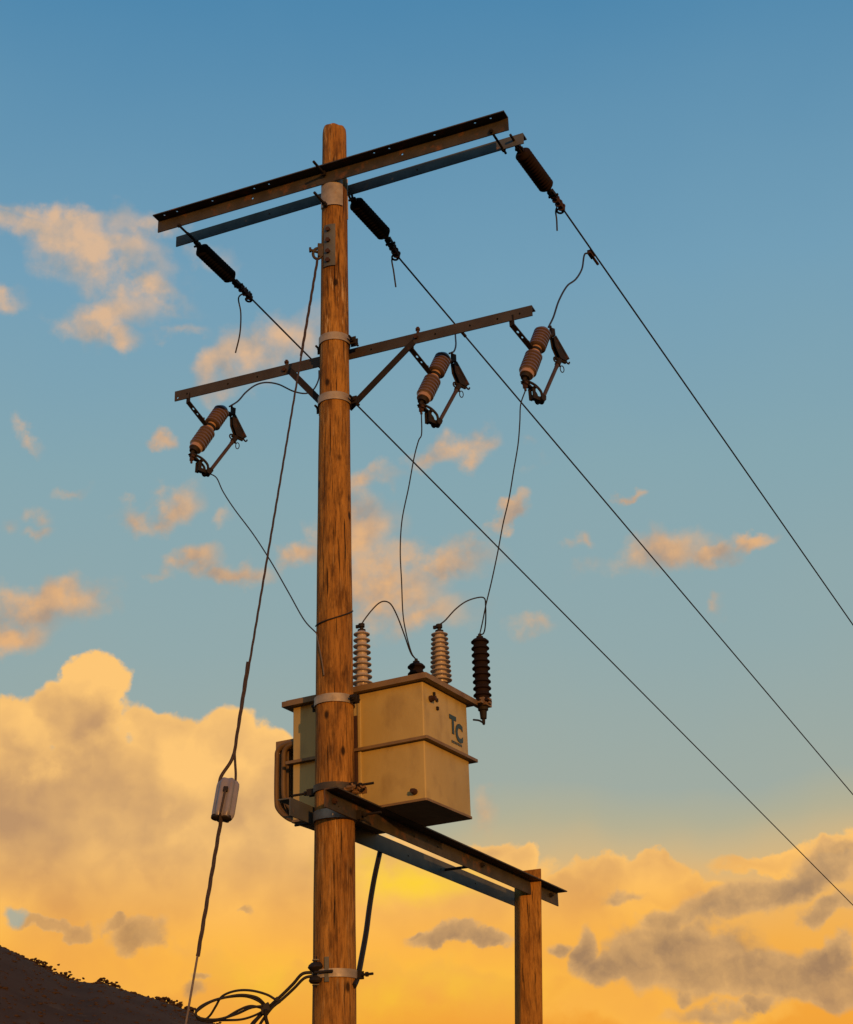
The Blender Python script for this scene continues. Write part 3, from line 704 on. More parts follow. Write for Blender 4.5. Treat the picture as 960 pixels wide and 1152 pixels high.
# ------------------------------------------------------------------ fuse cutouts
H = V(math.sin(rad(50)), math.cos(rad(50)), 0); HN = V(-H[1], H[0], 0)     # plane the cutouts hang in, HN points away from the camera
def make_cutout(M0):
    o = thing('fuse_cutout', M0, '-', 'fuse cutout', 'fuse cutouts hung under the lower crossarm')
    Q = lambda h, z, n=0.0: M0 + H * h + ZU * z + HN * n
    # bracket strap with holes
    k = Q(.0, -.028); e = Q(.150, -.150); d = unit(e - k); n = unit(np.cross(d, HN))
    m = MB(); m.box(Q(0, .008), HN * .020, H * .004, ZU * .036)
    m.plate(k - HN * .020, d, HN, n * .007, np.linalg.norm(e - k), .040, [(.055, .02, .010), (.10, .02, .008)])
    m.bolt(Q(.12, -.118) , n if n[2] > 0 else -n, .011, .014, .01)
    m.build('bracket', 'black_iron', o)
    B0 = Q(.080, -.365); ax = unit(H * .203 + ZU * .395); Ln = .444
    # porcelain: two stacks of sheds with a tan neck between
    def sheds(t0, t1, n, ra, rb):
        pr = []; s = (t1 - t0) / n
        for i in range(n): z = t0 + i * s; pr += [(z, ra), (z + s * .25, rb), (z + s * .60, rb), (z + s * .92, ra)]
        return pr
    pr = [(.030, .020), (.030, .047)] + sheds(.034, .200, 6, .049, .0575) + [(.206, .038), (.206, .020)]
    m = MB(); m.lathe(B0, ax, pr, 28)
    pr = [(.262, .020), (.262, .038)] + sheds(.266, .420, 6, .049, .0575) + [(.428, .044), (.444, .030), (.444, .01)]
    m.lathe(B0, ax, pr, 28); m.build('shed_stack', 'brown_porcelain', o)
    m = MB(); m.lathe(B0, ax, [(.196, .020), (.198, .033), (.270, .033), (.272, .020)], 24)
    m.build('porcelain_neck', 'tan_porcelain', o)
    m = MB(); m.lathe(B0, ax, [(.004, .030), (.004, .044), (.040, .046), (.040, .02)], 24); m.build('porcelain_collar', 'tan_porcelain', o)
    m = MB(); m.lathe(B0, ax, [(-.022, .012), (-.022, .030), (.006, .036), (.006, .02)], 20); m.build('metal_cap', 'black_iron', o)
    m = MB(); m.lathe(B0, ax, [(.225, .034), (.228, .038), (.244, .038), (.247, .034)], 20); m.build('clamp_ring', 'black_iron', o)
    # upper contact arm: hooded channel
    T = B0 + ax * .435; LQ = lambda x, y, n_=0.0: pt(x, y, M0, HN) + HN * n_
    m = MB(); m.cyl(T - ax * .02, LQ(260.5, 464.5), .017, 10)
    poly = [(260.3, 465.5), (262, 466.5), (275, 490.5), (272, 491.5), (266, 489), (261, 476)]
    for sg in (-1, 1): m.prism([LQ(x, y, sg * .017 - .002) for x, y in poly], HN * .004)
    a0, a1 = LQ(262.8, 465.5), LQ(276.2, 490.3); d = unit(a1 - a0); n = unit(np.cross(d, HN)); L = np.linalg.norm(a1 - a0)
    m.box((a0 + a1) / 2, d * L / 2, n * .007, HN * .021)
    m.box(LQ(262.2, 460.5), H * .014, HN * .012, ZU * .026); m.box(LQ(260.5, 455.5), H * .004, HN * .008, ZU * .012)
    hk = [a1 + H * x + ZU * z for x, z in ((-.012, .0), (.0, -.018), (.014, -.020), (.022, -.006))]
    m.tube(spline(hk, 5), .0055, 6)
    m.cyl(LQ(262, 488), LQ(274, 492.5), .011, 8)
    m.build('contact_arm', 'black_iron', o)
    # fuse tube with end ferrules
    tb = LQ(238.3, 531); tt = LQ(267.2, 489); d = unit(tt - tb); L = np.linalg.norm(tt - tb)
    m = MB(); m.lathe(tb, d, [(0, .006), (0, .0125), (L * .80, .0125), (L * .80, .014), (L, .014), (L, .006)], 16); m.build('fuse_tube', 'tube_brown', o)
    m = MB(); m.lathe(tb, d, [(L * .86, .010), (L * .86, .019), (L * .95, .019), (L * 1.0, .012)], 14)
    q = tt - d * .015 - H * .03; m.tube([q + .018 * (math.cos(a) * H + math.sin(a) * ZU) for a in np.linspace(0, 2 * math.pi, 15)[:-1]], .0055, 6, True)
    m.cyl(tt - d * .03, tt - d * .03 - ZU * .03 + H * .012, .006, 8)
    q = tt - ZU * .068 + H * .012; m.tube([q + .0125 * math.cos(a) * unit(H - HN * .5) + .024 * math.sin(a) * ZU for a in np.linspace(0, 2 * math.pi, 17)[:-1]], .0032, 6, True)
    m.build('pull_ring', 'black_iron', o)
    # lower hinge casting
    m = MB(); b = B0 - ax * .018
    m.cyl(b, b - ax * .045, .014, 10)
    hp = Q(.190, -.512); p1 = b - ax * .035
    m.box((p1 + Q(.10, -.44)) / 2, (Q(.10, -.44) - p1) / 2 * 1.15, HN * .016, H * .014)
    for sg in (-1, 1):
        pts = [p1 + HN * sg * .02, Q(.125, -.425, sg * .022), Q(.172, -.455, sg * .022), Q(.182, -.492, sg * .022)]
        m.tube(spline(pts, 5), .0085, 8)
        m.box(Q(.118, -.485, sg * .018), ZU * .036, H * .012, HN * .004)
    m.cyl(Q(.185, -.505, -.034), Q(.185, -.505, .034), .020, 12); m.cyl(tb - d * .028, tb + d * .03, .019, 12)
    m.box(Q(.150, -.505), H * .038, ZU * .013, HN * .015); m.cyl(Q(.128, -.44, -.034), Q(.128, -.44, .034), .012, 10)
    m.build('hinge', 'black_iron', o)
    m = MB(); m.box(Q(.062, -.43), H * .010, HN * .012, ZU * .026); m.bolt(Q(.058, -.425) - HN * .012, -HN, .012, .012); m.cyl(Q(.060, -.45), Q(.062, -.475), .008, 8)
    m.build('terminal', 'rust_iron', o)
    return o
mounts = [P2(x, y) - ZU * .0 for x, y in ((212, 449), (463, 390), (576, 362))]
cut_labels = ['porcelain fuse cutout hanging from the left end of the lower crossarm', 'porcelain fuse cutout hanging beside the right brace of the lower crossarm',
              'porcelain fuse cutout hanging from the right end of the lower crossarm']
from mathutils import Quaternion
TILT = [rad(2.5), rad(-.5), rad(-2.5)]                      # they do not all hang at quite the same angle
def cut_rot(k): return Quaternion(Vector(HN), -TILT[k] if False else TILT[k])
cut0 = make_cutout(mounts[0]); cut0['label'] = cut_labels[0]
for k in range(3):
    c = cut0 if k == 0 else cut0.copy()
    if k:
        COL.objects.link(c); c.location = mounts[k]; c['label'] = cut_labels[k]; WORLD_LOC[c.name] = mounts[k]
        for ch in list(cut0.children):
            q = ch.copy(); COL.objects.link(q); q.parent = c
    c.rotation_euler = cut_rot(k).to_euler()
def cut_pt(k, h, z, n=0):
    return mounts[k] + np.array(cut_rot(k) @ Vector(H * h + ZU * z + HN * n))
cut_term = [cut_pt(k, .328, .062) for k in range(3)]
cut_low = [cut_pt(k, .062, -.47) for k in range(3)]

# ------------------------------------------------------------------ platform beams, post
AB = axis(900)
BO = .135
def PF(x, y, off=BO): return pt(x, y, AB + UB * off, UB)
ZBT = 3.866
vF0 = float((PF(366, 888.5) - AB) @ VB); vF1 = float((PF(628, 1008.5) - AB) @ VB)
base = AB * V(1, 1, 0) + ZU * ZBT
f0 = base + UB * BO + VB * vF0; f1 = base + UB * BO + VB * vF1
def vpos(x, y, off): return float((pt(x, y, AB + UB * off, UB) - AB) @ VB)
fh = [(vpos(x, y, BO) - vF0, b, .008) for x, y, b in ((381, 907.5, .03), (466, 942, .05), (493, 955, .05), (528.5, 973, .05), (617, 1011, .05))]
lbf = np.linalg.norm(f1 - f0)
ffh = [(float(((pt(x, y, f0, ZU)) - f0) @ VB), .035, .008) for x, y in ((380.5, 891.5), (396.5, 899), (516, 956), (560, 977), (575, 984))]
bF, _ = angle_iron('platform_beam', 'dark_steel', f0, f1, .100, fh, UB, .075, ffh, 'near steel platform beam bolted to both poles, ending free at right', .008, 'platform beams under the transformer', 'beam')
vR0 = vpos(325.5, 893, -BO); vR1 = vpos(600, 1020, -BO)
r0 = base - UB * BO + VB * vR0; r1 = base - UB * BO + VB * 3.12
rh = [(vpos(x, y, -BO) - vR0, b, .008) for x, y, b in ((458, 960.5, .045), (495, 976, .045), (534, 990, .045))]
bR, _ = angle_iron('platform_beam', 'grey_steel', r0, r1, .100, rh, -UB, .075, [(.2, .04, .008), (1.6, .04, .008), (2.2, .04, .008)], 'far steel platform beam whose left end sticks out past the pole', .008, 'platform beams under the transformer', 'beam')
for x, y in ((542, 984.5), (619, 1008)):
    m = MB(); v = vpos(x, y, BO); q = base + VB * v - ZU * .045; m.cyl(q - UB * (BO + .045), q + UB * (BO + .03), .0095, 10)
    m.bolt(q + UB * (BO + .001), UB, .017, .014); m.bolt(q - UB * (BO + .001), -UB, .017, .014)
    m.build('tie_rod', 'black_iron', bF)
m = MB(); q = base + VB * (vF0 + .09) - ZU * .05
m.bolt(q + UB * (BO + .001) , UB, .018, .016, .012); m.build('beam_bolt', 'rust_iron', bF)

def rear_post():
    cx = base + VB * 2.70 + UB * .085
    t = rad(-13); X = V(math.cos(t), -math.sin(t), 0); Y = V(math.sin(t), math.cos(t), 0)
    # stand it where the sight line through its middle meets the beams' far end
    c = pt(594.5, 1060, cx, VB); X_ = X; wx, wy = .080, .085
    zt = float(pt(594, 980, c, VB)[2]); ctop = pt(594.0, 985, c, VB); cbot = pt(595, 1152, c, VB)
    def pc(z): return (cbot + (ctop - cbot) * (z - cbot[2]) / (ctop[2] - cbot[2])) * V(1, 1, 0)
    m = MB(); prof = []
    for sx, sy in ((1, 1), (-1, 1), (-1, -1), (1, -1)):
        for k in range(4):
            a = math.atan2(sy, sx) + rad(-33.75 + 22.5 * k); r = .018
            prof.append((sx * (wx - r) + r * math.cos(a), sy * (wy - r) + r * math.sin(a)))
    zs = [-.05] + list(np.linspace(.3, zt - .03, 24)) + [zt]; n = len(prof); vs = []; fs = []
    for z in zs:
        for k, (a, b) in enumerate(prof):
            w = 1 + .006 * math.sin(z * 2.1 + k) + (.01 if z < 1 else 0)
            dz = (-.018 if a < -.03 else 0) if z == zt else 0
            vs.append(pc(z) + X * a * w + Y * b * w + ZU * (z + dz))
    for i in range(len(zs) - 1):
        for k in range(n): fs.append((i * n + k, i * n + (k + 1) % n, (i + 1) * n + (k + 1) % n, (i + 1) * n + k))
    fs.append(tuple(range((len(zs) - 1) * n, len(zs) * n))); m.add(vs, fs)
    m.build_thing('support_post', 'post_wood', pc(0), 'shorter square wooden post holding the far end of the platform beams', 'post', None, 40)
rear_post()

# ------------------------------------------------------------------ transformer
ZT = 3.870
TC = pt(479.7, 899.5, (0, 0, ZT), ZU)                     # near right bottom corner of the tank
def T(u, v, z): return TC + UT * u + VT * v + ZU * (z - ZT)
TW, TD, TH = .917, .56, 4.582
trf = thing('transformer', T(-TW / 2, TD / 2, ZT), 'cream box transformer with blue lettering sitting on the platform beams', 'transformer')
def rbox(m, u0, u1, v0, v1, z0, z1, r=.008):
    pr = []
    for sx, sy in ((1, 1), (-1, 1), (-1, -1), (1, -1)):
        cx, cy = (u1 if sx > 0 else u0) - sx * r, (v1 if sy > 0 else v0) - sy * r
        for k in range(4):
            a = math.atan2(sy, sx) + rad(-45 + 30 * k); pr.append((cx + r * math.cos(a), cy + r * math.sin(a)))
    m.prism([T(a, b, z0) for a, b in pr], ZU * (z1 - z0))
m = MB(); rbox(m, -TW, 0, 0, TD, ZT, TH, .010); m.build('tank', 'tank_paint', trf)
m = MB(); rbox(m, -TW - .006, .006, -.006, TD + .006, ZT - .004, ZT + .010, .010); m.build('base_plate', 'lid_paint', trf)
m = MB(); rbox(m, -TW - .055, .05, -.045, TD + .055, TH + .001, TH + .034, .006); rbox(m, -TW - .035, .03, -.025, TD + .035, TH + .034, TH + .044, .006)
m.build('lid', 'lid_paint', trf)
m = MB(); rbox(m, -TW - .035, .035, -.030, TD + .055, 4.222, 4.240, .006); m.build('rim', 'lid_paint', trf)
# raised seam beside the dark strip on the front face
m = MB(); rbox(m, -.447, -.425, -.012, .002, ZT + .02, TH - .04, .003); m.build('stiffener', 'tank_paint', trf)
m = MB(); rbox(m, -.500, -.449, -.016, .002, 4.02, 4.445, .003); m.build('dark_strip', 'rust_iron', trf)  # plain narrow dark strip laid on the front face
# drain plug, filler plug
m = MB(); p = T(-.072, 0, 3.925); m.cyl(p + VT * .004, p - VT * .018, .018, 12); m.bolt(p - VT * .016, -VT, .014, .024); m.build('drain_plug', 'rust_iron', trf)
m = MB(); p = T(0, .085, 4.493); m.cyl(p - UT * .004, p + UT * .016, .020, 12); m.bolt(p + UT * .014, UT, .015, .026); m.build('filler_plug', 'rust_iron', trf)
for v, z in ((.128, 4.535), (.160, 4.505), (.165, 4.455)):
    MB().box(T(.006, v, z), UT * .006, VT * .008, ZU * .010).build('plate_stud', 'black_iron', trf)
# radiator: rows of bent flat tubes on the far left end
rd = bpy.data.objects.new('radiator', None)
def radiator():
    ztop, zbot = 4.375, 3.90
    hd = MB(); hd.box(T(-TW - .080, TD * .5, ztop), UT * .081, VT * (TD * .40), ZU * .030)
    rad_o = hd.build('radiator', 'lid_paint', trf)
    for row in range(10):
        v = .05 + row * .050
        for off, zt_, zb_ in ((.148, ztop - .0, zbot + .02), (.098, ztop - .012, zbot + .075)):
            pts = [T(-TW + .004, v, zt_), T(-TW - off * .55, v, zt_), T(-TW - off * .95, v, zt_ - .03), T(-TW - off, v, zt_ - .10), T(-TW - off, v, zb_ + .12), T(-TW - off * .88, v, zb_ + .055), T(-TW - off * .45, v, zb_ - .005), T(-TW + .004, v, zb_ - .04)]
            MB().tube(spline(pts, 5), .0155, 10).build('tube', 'tube_paint', rad_o)
    bpy.data.objects.remove(rd)
radiator()

def porcelain_bushing(base, top_z, n, r0, r1b, r1t, parent, mat, name='bushing'):
    Lh = top_z - base[2]; s = Lh / n; pr = [(0, .012), (0, r0 * 1.12)]
    for k in range(n):
        f = k / (n - 1); rr = r1b + (r1t - r1b) * f; ri = r0 * (1 - .22 * f); z = k * s
        pr += [(z + s * .12, ri), (z + s * .42, ri * 1.02), (z + s * .50, rr * .97), (z + s * .62, rr), (z + s * .80, rr * .80), (z + s * .98, ri)]
    pr += [(Lh + .004, r0 * .62), (Lh + .010, .01)]
    m = MB(); m.lathe(base, ZU, pr, 26); b = m.build(name, mat, parent)
    m = MB(); t = base + ZU * (Lh + .002)
    m.lathe(t, ZU, [(0, .01), (0, .026), (.012, .026), (.014, .012), (.030, .012), (.030, .020), (.052, .020), (.056, .008)], 14)
    m.box(t + ZU * .040 - UT * .018, UT * .022, VT * .007, ZU * .010)
    m.build('terminal_cap', 'black_iron', b); return t + ZU * .05
ZL = TH + .044
def lid_pt(x, y, v): return pt(x, y, T(0, v, ZL), VT)
BUSH = []
for x, ytop, v in ((407.0, 711, .22), (494.5, 712, .22), (372.0, 722, .22)):
    q = lid_pt(x, ytop, v); b = V(q[0], q[1], ZL)
    BUSH.append(porcelain_bushing(b, float(q[2]), 11, .038, .068, .052, trf, 'pink_porcelain'))

# lettering on the right hand face
def lettering(txt, u, v, z, size, mat, name, dep=.0012):
    cu = bpy.data.curves.new(name, 'FONT'); cu.body = txt; cu.size = size; cu.extrude = dep; cu.offset = .007
    tmp = bpy.data.objects.new('tmp', cu); COL.objects.link(tmp)
    dg = bpy.context.evaluated_depsgraph_get(); me = bpy.data.meshes.new_from_object(tmp.evaluated_get(dg)); bpy.data.objects.remove(tmp)
    me.name = name; me.materials.clear(); me.materials.append(MATS[mat])
    o = bpy.data.objects.new(name, me); COL.objects.link(o); o.parent = trf
    p = T(u, v, z) - WORLD_LOC[trf.name]
    o.matrix_local = Matrix(((VT[0] * .86, 0, UT[0], p[0]), (VT[1] * .86, 0, UT[1], p[1]), (VT[2], 1, UT[2], p[2]), (0, 0, 0, 1)))
    return o
lettering('T', .0030, .322, 4.352, .150, 'logo_blue', 'letter')
lettering('C', .0034, .392, 4.318, .150, 'logo_blue', 'letter')
m = MB(); x = .338
for w in (.014, .018, .010, .016, .012, .014, .010):
    m.box(T(.0022, x + w / 2, 4.296), UT * .0012, VT * w * .40, ZU * .008); x += w + .006
m.build('small_print', 'logo_blue', trf)

# ------------------------------------------------------------------ surge arresters along the back of the lid
def arrester(px, ytop, ybot, v, label, lead=True):
    q = pt(px, ytop, T(0, v, ZL), VT); b = pt(px, ybot, T(0, v, ZL), VT)
    base_ = V(q[0], q[1], b[2]); L = float(q[2] - b[2])
    o = thing('surge_arrester', base_, label, 'surge arrester', 'surge arresters behind the transformer lid')
    n = 10; s = L / n; pr = [(0, .01), (0, .038)]
    for k in range(n): z = k * s; pr += [(z + s * .08, .043), (z + s * .34, .046), (z + s * .46, .0575), (z + s * .60, .0575), (z + s * .92, .043)]
    pr += [(L, .030), (L + .006, .026), (L + .006, .01)]
    MB().lathe(base_, ZU, pr, 24).build('shed_body', 'brown_polymer', o)
    MB().lathe(base_ + ZU * (L + .005), ZU, [(0, .01), (0, .022), (.012, .022), (.012, .012), (.03, .010), (.03, .005)], 12).build('top_terminal', 'black_iron', o)
    m = MB(); m.lathe(base_ + ZU * .002, -ZU, [(0, .01), (0, .033), (.03, .033), (.036, .024), (.085, .020), (.088, .011), (.12, .009), (.125, .004)], 14)
    m.build('base_cap', 'black_iron', o)
    e = T(0, TD + .045, TH + .02); e = base_ + VT * float((e - base_) @ VT) + ZU * 0
    m = MB(); e[2] = TH + .020; hz = base_[2] - .004
    m.box((V(base_[0], base_[1], e[2]) + e) / 2, (V(base_[0], base_[1], 0) - V(e[0], e[1], 0)) / 2, UT * .032, ZU * .006)
    m.box(V(base_[0], base_[1], e[2]), UT * .042, VT * .040, ZU * .009)
    m.box(V(base_[0], base_[1], e[2] + .02) - VT * .045 + UT * .02, UT * .014, VT * .010, ZU * .018); m.box(V(base_[0], base_[1], e[2] + .02) + UT * .045, UT * .010, VT * .016, ZU * .018)
    m.build('bracket', 'lid_paint', o)
    if lead:
        MB().tube(spline([base_ - ZU * .112, base_ - ZU * .110 - VT * .06, base_ - ZU * .125 - VT * .14]), .006, 6).build('earth_lead', 'cable_rubber', o)
    return base_ + ZU * (L + .03)
ARR = TD + .13
a_r = arrester(540, 719, 795, ARR, 'dark ribbed surge arrester standing clear at the right corner of the transformer')
a_m = arrester(468.5, 747, 828, ARR, 'dark surge arrester mostly hidden behind the transformer lid', False)

# ------------------------------------------------------------------ lead wires
def wire(name, p0, p1, pix, r, mat, label, group='thin lead wires between the equipment', cat='wire'):
    path = [np.array(p0)]; z0, z1 = depth(p0), depth(p1); n = len(pix)
    def px(p):
        d = p - CAM; z = d @ CF; return V(480 + FPX * (d @ CR) / z, 576 - FPX * (d @ CU) / z)
    Q = [px(np.array(p0))] + [V(*q) for q in pix] + [px(np.array(p1))]
    cum = [0]
    for a, b in zip(Q, Q[1:]): cum.append(cum[-1] + np.linalg.norm(b - a))
    for k, (x, y) in enumerate(pix): path.append(at_depth(x, y, z0 + (z1 - z0) * cum[k + 1] / cum[-1]))
    path.append(np.array(p1))
    return MB().tube(spline(path, 8), r, 7).build_thing(name, mat, p1, label, cat, group)
# jumpers from the line conductors to the cutouts
def on_line(S, x, y): return along(S[3], unit(S[4] - S[3]), x, y)
tap = on_line(SR, 665, 286); dR = unit(SR[4] - SR[3])
m = MB(); m.box(tap, dR * .035, np.cross(dR, ZU) * .014, np.cross(np.cross(dR, ZU), dR) * .016); m.cyl(tap + dR * .03, tap + dR * .12, .0105, 8)
m.build_thing('tap_clamp', 'rust_iron', tap, 'small tap clamp on the right overhead wire', 'clamp')
wire('jumper_wire', tap, cut_term[2], [(658, 286), (655, 302), (648, 314), (638, 322), (629, 338), (623, 356)], .0065, 'wire_metal', 'curved jumper from the right overhead wire down to the right end cutout')
tm = on_line(SM, 512, 366); wire('jumper_wire', tm, cut_term[1], [(512.5, 378), (513, 388), (511, 395), (506, 397.5)], .0062, 'wire_metal', 'short jumper dropping behind the lower crossarm to the cutout beside the brace')
tm2 = on_line(SM, 521, 375)
MB().cyl(tm2 - DC * .06, tm2 + DC * .04, .0125, 8).build_thing('tap_clamp', 'black_iron', tm2, 'black tap clamp on the middle overhead wire just below the crossarm', 'clamp')
tl = on_line(SL, 359, 417); wire('jumper_wire', tl, cut_term[0], [(358.5, 427), (353, 438), (344, 442.6), (330, 440), (314, 432.5), (300, 430.3), (288, 433), (277, 441), (268, 451)], .0062, 'wire_metal', 'jumper arching left from behind the pole to the left end cutout')
# drop leads
pw = axis(714); wp = pw + V(-.94, -.34, 0) * (pole_r(pw[2]) * 1.03)
wire('drop_lead', cut_pt(0, .215, -.505), wp, [(244, 538), (251, 553), (264, 573), (285, 601), (305, 632), (325, 667), (342, 697)], .0042, 'wire_metal', 'thin lead from the left end cutout down to the side of the pole')
pz = lambda y, a: (lambda c: c + V(math.cos(rad(a)), math.sin(rad(a)), 0) * (pole_r(c[2]) * 1.03 + .003))(axis(y))
MB().tube(spline([pz(713, 200), pz(720, 212), pz(735, 225), pz(752, 236), pz(766, 242)], 6), .0040, 6).build_thing('pole_lead', 'pale_wire', pz(766, 242), 'thin pale lead lying down the face of the pole above the lid', 'wire', 'thin lead wires between the equipment')
MB().tube(spline([pz(706 - 16 * k / 150 + 5 * math.sin(rad(k * 1.2)), 196 + k) for k in range(0, 160, 10)], 4), .0042, 6).build_thing('tie_wire', 'cable_rubber', pz(700, 270), 'dark tie wire looped round the pole above the transformer', 'wire')
wire('drop_lead', cut_low[1], a_m, [(474.5, 488), (471, 496), (466, 515), (460, 548), (452.5, 585), (450.5, 620), (452, 655), (453.5, 690), (457, 712), (463, 734)], .0042, 'wire_metal', 'long thin lead from the cutout beside the brace down to the hidden arrester')
wire('drop_lead', cut_low[2], a_r, [(586, 455), (585, 475), (583, 500), (578, 530), (573, 560), (566, 590), (560, 622), (553, 655), (547, 680), (543, 700)], .0042, 'wire_metal', 'long thin lead from the right end cutout down to the standing arrester')
wire('bushing_lead', BUSH[0], a_m, [(411, 696), (418, 687), (426, 679), (433, 676.5), (440, 680), (447, 693), (455, 714), (462, 734)], .0045, 'wire_metal', 'arched lead from the left bushing over to the hidden arrester')
wire('bushing_lead', BUSH[1], a_r, [(501, 698), (512, 686), (524, 677), (537, 672.5), (545, 673), (546.5, 682), (546.5, 700), (544.5, 712)], .0045, 'wire_metal', 'arched lead from the right bushing over to the standing arrester')

# ------------------------------------------------------------------ guy wire, its plate and its insulator
ga = axis(288); GP = pt(358, 288, ga - VB * .09, VB)
GE = pt(209, 1152, ga, UB)
gd = unit(GE - GP); ggr = GP + gd * (GP[2] / -gd[2])
def on_guy(x, y): return along(GP, gd, x, y)
# plate on the pole
c = axis(285); an = math.degrees(math.atan2(GP[1] - c[1], GP[0] - c[0]))
gpl = thing('guy_plate', pole_c(float(axis(308)[2])), 'grey bolted plate on the pole side where the stay wire is hooked', 'guy plate')
m = MB(); z0 = float(axis(307.5)[2]); z1 = float(axis(261)[2]); ca = 253
ring(m, z0, z1 - z0, .007, 8, ca - 24, ca + 24, .002); m.build('plate', 'grey_steel', gpl)
for y in (267, 279, 291.5, 301.5):
    m = MB(); cc = axis(y); d = V(math.cos(rad(ca - 4)), math.sin(rad(ca - 4)), 0); m.bolt(cc + d * (pole_r(cc[2]) * 1.03 + .007), d, .017, .018)
    m.build('bolt', 'rust_iron', gpl)
m = MB(); d = unit(V(GP[0] - c[0], GP[1] - c[1], 0)); q = GP + V(-.0, -.0, .03)
m.box(GP + V(.02, .0, .045), V(.022, .004, 0), V(-.002, .010, 0), ZU * .05)
m.tube([GP + V(-.004, 0, .02) + .030 * (math.cos(a) * V(1, 0, 0) + 1.4 * math.sin(a) * ZU) for a in np.linspace(0, 2 * math.pi, 17)[:-1]], .010, 8, True)
m.cyl(GP + V(-.055, -.01, .045), GP + V(.04, .02, .03), .010, 8); m.bolt(GP + V(-.045, -.01, .045), V(-1, 0, 0), .018, .014)
m.build('shackle', 'dark_steel', gpl)
gi0 = on_guy(257.5, 879); gi1 = on_guy(249, 921)
stay = thing('stay_wire', ggr, 'slanting steel stay wire from the pole side down to the left', 'stay wire')
top = GP + gd * .02
def twist(a, b, r, off, turns, ph):
    n = int(np.linalg.norm(b - a) * 40) + 8; x, y, d = frame(b - a); L = np.linalg.norm(b - a)
    return [a + (b - a) * k / n + off * (math.cos(2 * math.pi * turns * L * k / n + ph) * x + math.sin(2 * math.pi * turns * L * k / n + ph) * y) for k in range(n + 1)]
yk = on_guy(263, 852)
m = MB()
for p in (0, 2.1, 4.2): m.tube(twist(top, yk, 0, .0030, 3, p), .0040, 6)
m.build('upper_strand', 'guy_steel', stay)
for ga_, gb_ in ((on_guy(279, 745), yk), (top, on_guy(339, 400))):
    m = MB()
    for p in (0, 2.1, 4.2): m.tube(twist(ga_, gb_, 0, .0046, 3, p), .0050, 6)
    m.build('grip', 'guy_steel', stay)
x, y, d = frame(gd)
lat = unit(CR - gd * (CR @ gd)); fro = np.cross(gd, lat); fro = fro if fro @ CF < 0 else -fro
m = MB()
m.tube(spline([yk - gd * .03, yk + gd * .03 - lat * .012, gi0 - gd * .03 - lat * .042, gi0 + gd * .02 - lat * .046], 6), .0095, 8)
m.tube(spline([yk - gd * .03, yk + gd * .03 + lat * .012, gi0 - gd * .04 + lat * .030, gi0 + gd * .02 + lat * .036], 6), .0065, 8)
m.build('loop', 'guy_steel', stay)
m = MB()
lo = on_guy(222.5, 1076)
for p in (0, 2.1, 4.2): m.tube(twist(gi1 - gd * .03, lo, 0, .0048, 3, p), .0060, 6)
m.build('lower_grip', 'guy_steel', stay)
MB().tube([gi1, ggr], .0055, 8).build('lower_strand', 'pale_wire', stay)
# insulator: lobed porcelain log with a black block for its hole
gins = thing('stay_insulator', gi1, 'pale grooved porcelain insulator strung in the stay wire', 'insulator')
Lg = np.linalg.norm(gi1 - gi0); m = MB(); vs = []; n = 48; prof = [(0, .80), (.06, .96), (.14, 1), (.86, 1), (.93, .97), (1.0, .86)]
for t, s in prof:
    for k in range(n):
        a = 2 * math.pi * k / n; r = .051 * s * (1 + .15 * math.cos(6 * a)) 
        vs.append(gi0 + gd * Lg * t + r * (math.cos(a) * lat + math.sin(a) * .92 * fro))
fs = [(i * n + k, i * n + (k + 1) % n, (i + 1) * n + (k + 1) % n, (i + 1) * n + k) for i in range(len(prof) - 1) for k in range(n)]
fs += [tuple(range(n))[::-1], tuple(range((len(prof) - 1) * n, len(prof) * n))]
m.add(vs, fs)
if True:
    m.f = [f for f in m.f]
m.build('porcelain', 'white_porcelain', gins, 60)
m = MB(); q = gi0 + gd * Lg * .34
m.box(q + fro * .047, gd * .013, lat * .011, fro * .010); m.build('hole_shade', 'black_iron', gins)  # darkness inside the hole put in as a black block, no real opening
for sgn in (-1, 1):
    MB().lathe(gi1 - gd * .012 + lat * sgn * .027, gd, [(0, .01), (0, .026), (.014, .026), (.020, .016)], 14).build('foot', 'black_iron', gins)
m = MB(); m.cyl(gi0 + gd * Lg * .40 + fro * .055, gi1 + fro * .050, .0055, 8); m.cyl(gi1 + fro * .05, gi1 + gd * .05, .0065, 8); m.build('wire_loop', 'guy_steel', gins)

# anchor rod at the ground
MB().cyl(ggr - gd * .35, ggr + gd * .15, .011, 8).build_thing('anchor_rod', 'rust_iron', ggr, 'rusty anchor rod in the ground at the foot of the stay wire', 'anchor rod')

# ------------------------------------------------------------------ nest of debris at the beam end
m = MB(); q0 = base + UB * (BO + .02) + VB * (-.10) + ZU * .01
q0 = PF(402, 888, BO + .02)
for k in range(46):
    d = rng.normal(size=3) * V(.022, .030, .010); x_, y_, z_ = frame(rng.normal(size=3)); s = rng.uniform(.004, .011)
    m.box(q0 + UB * d[0] + VB * d[1] + ZU * d[2], x_ * s * 2.6, y_ * s, z_ * s * .6)
m.build_thing('debris', 'debris', q0, 'small brown clump of dirt and twigs lodged on the beam end beside the pole', 'debris')

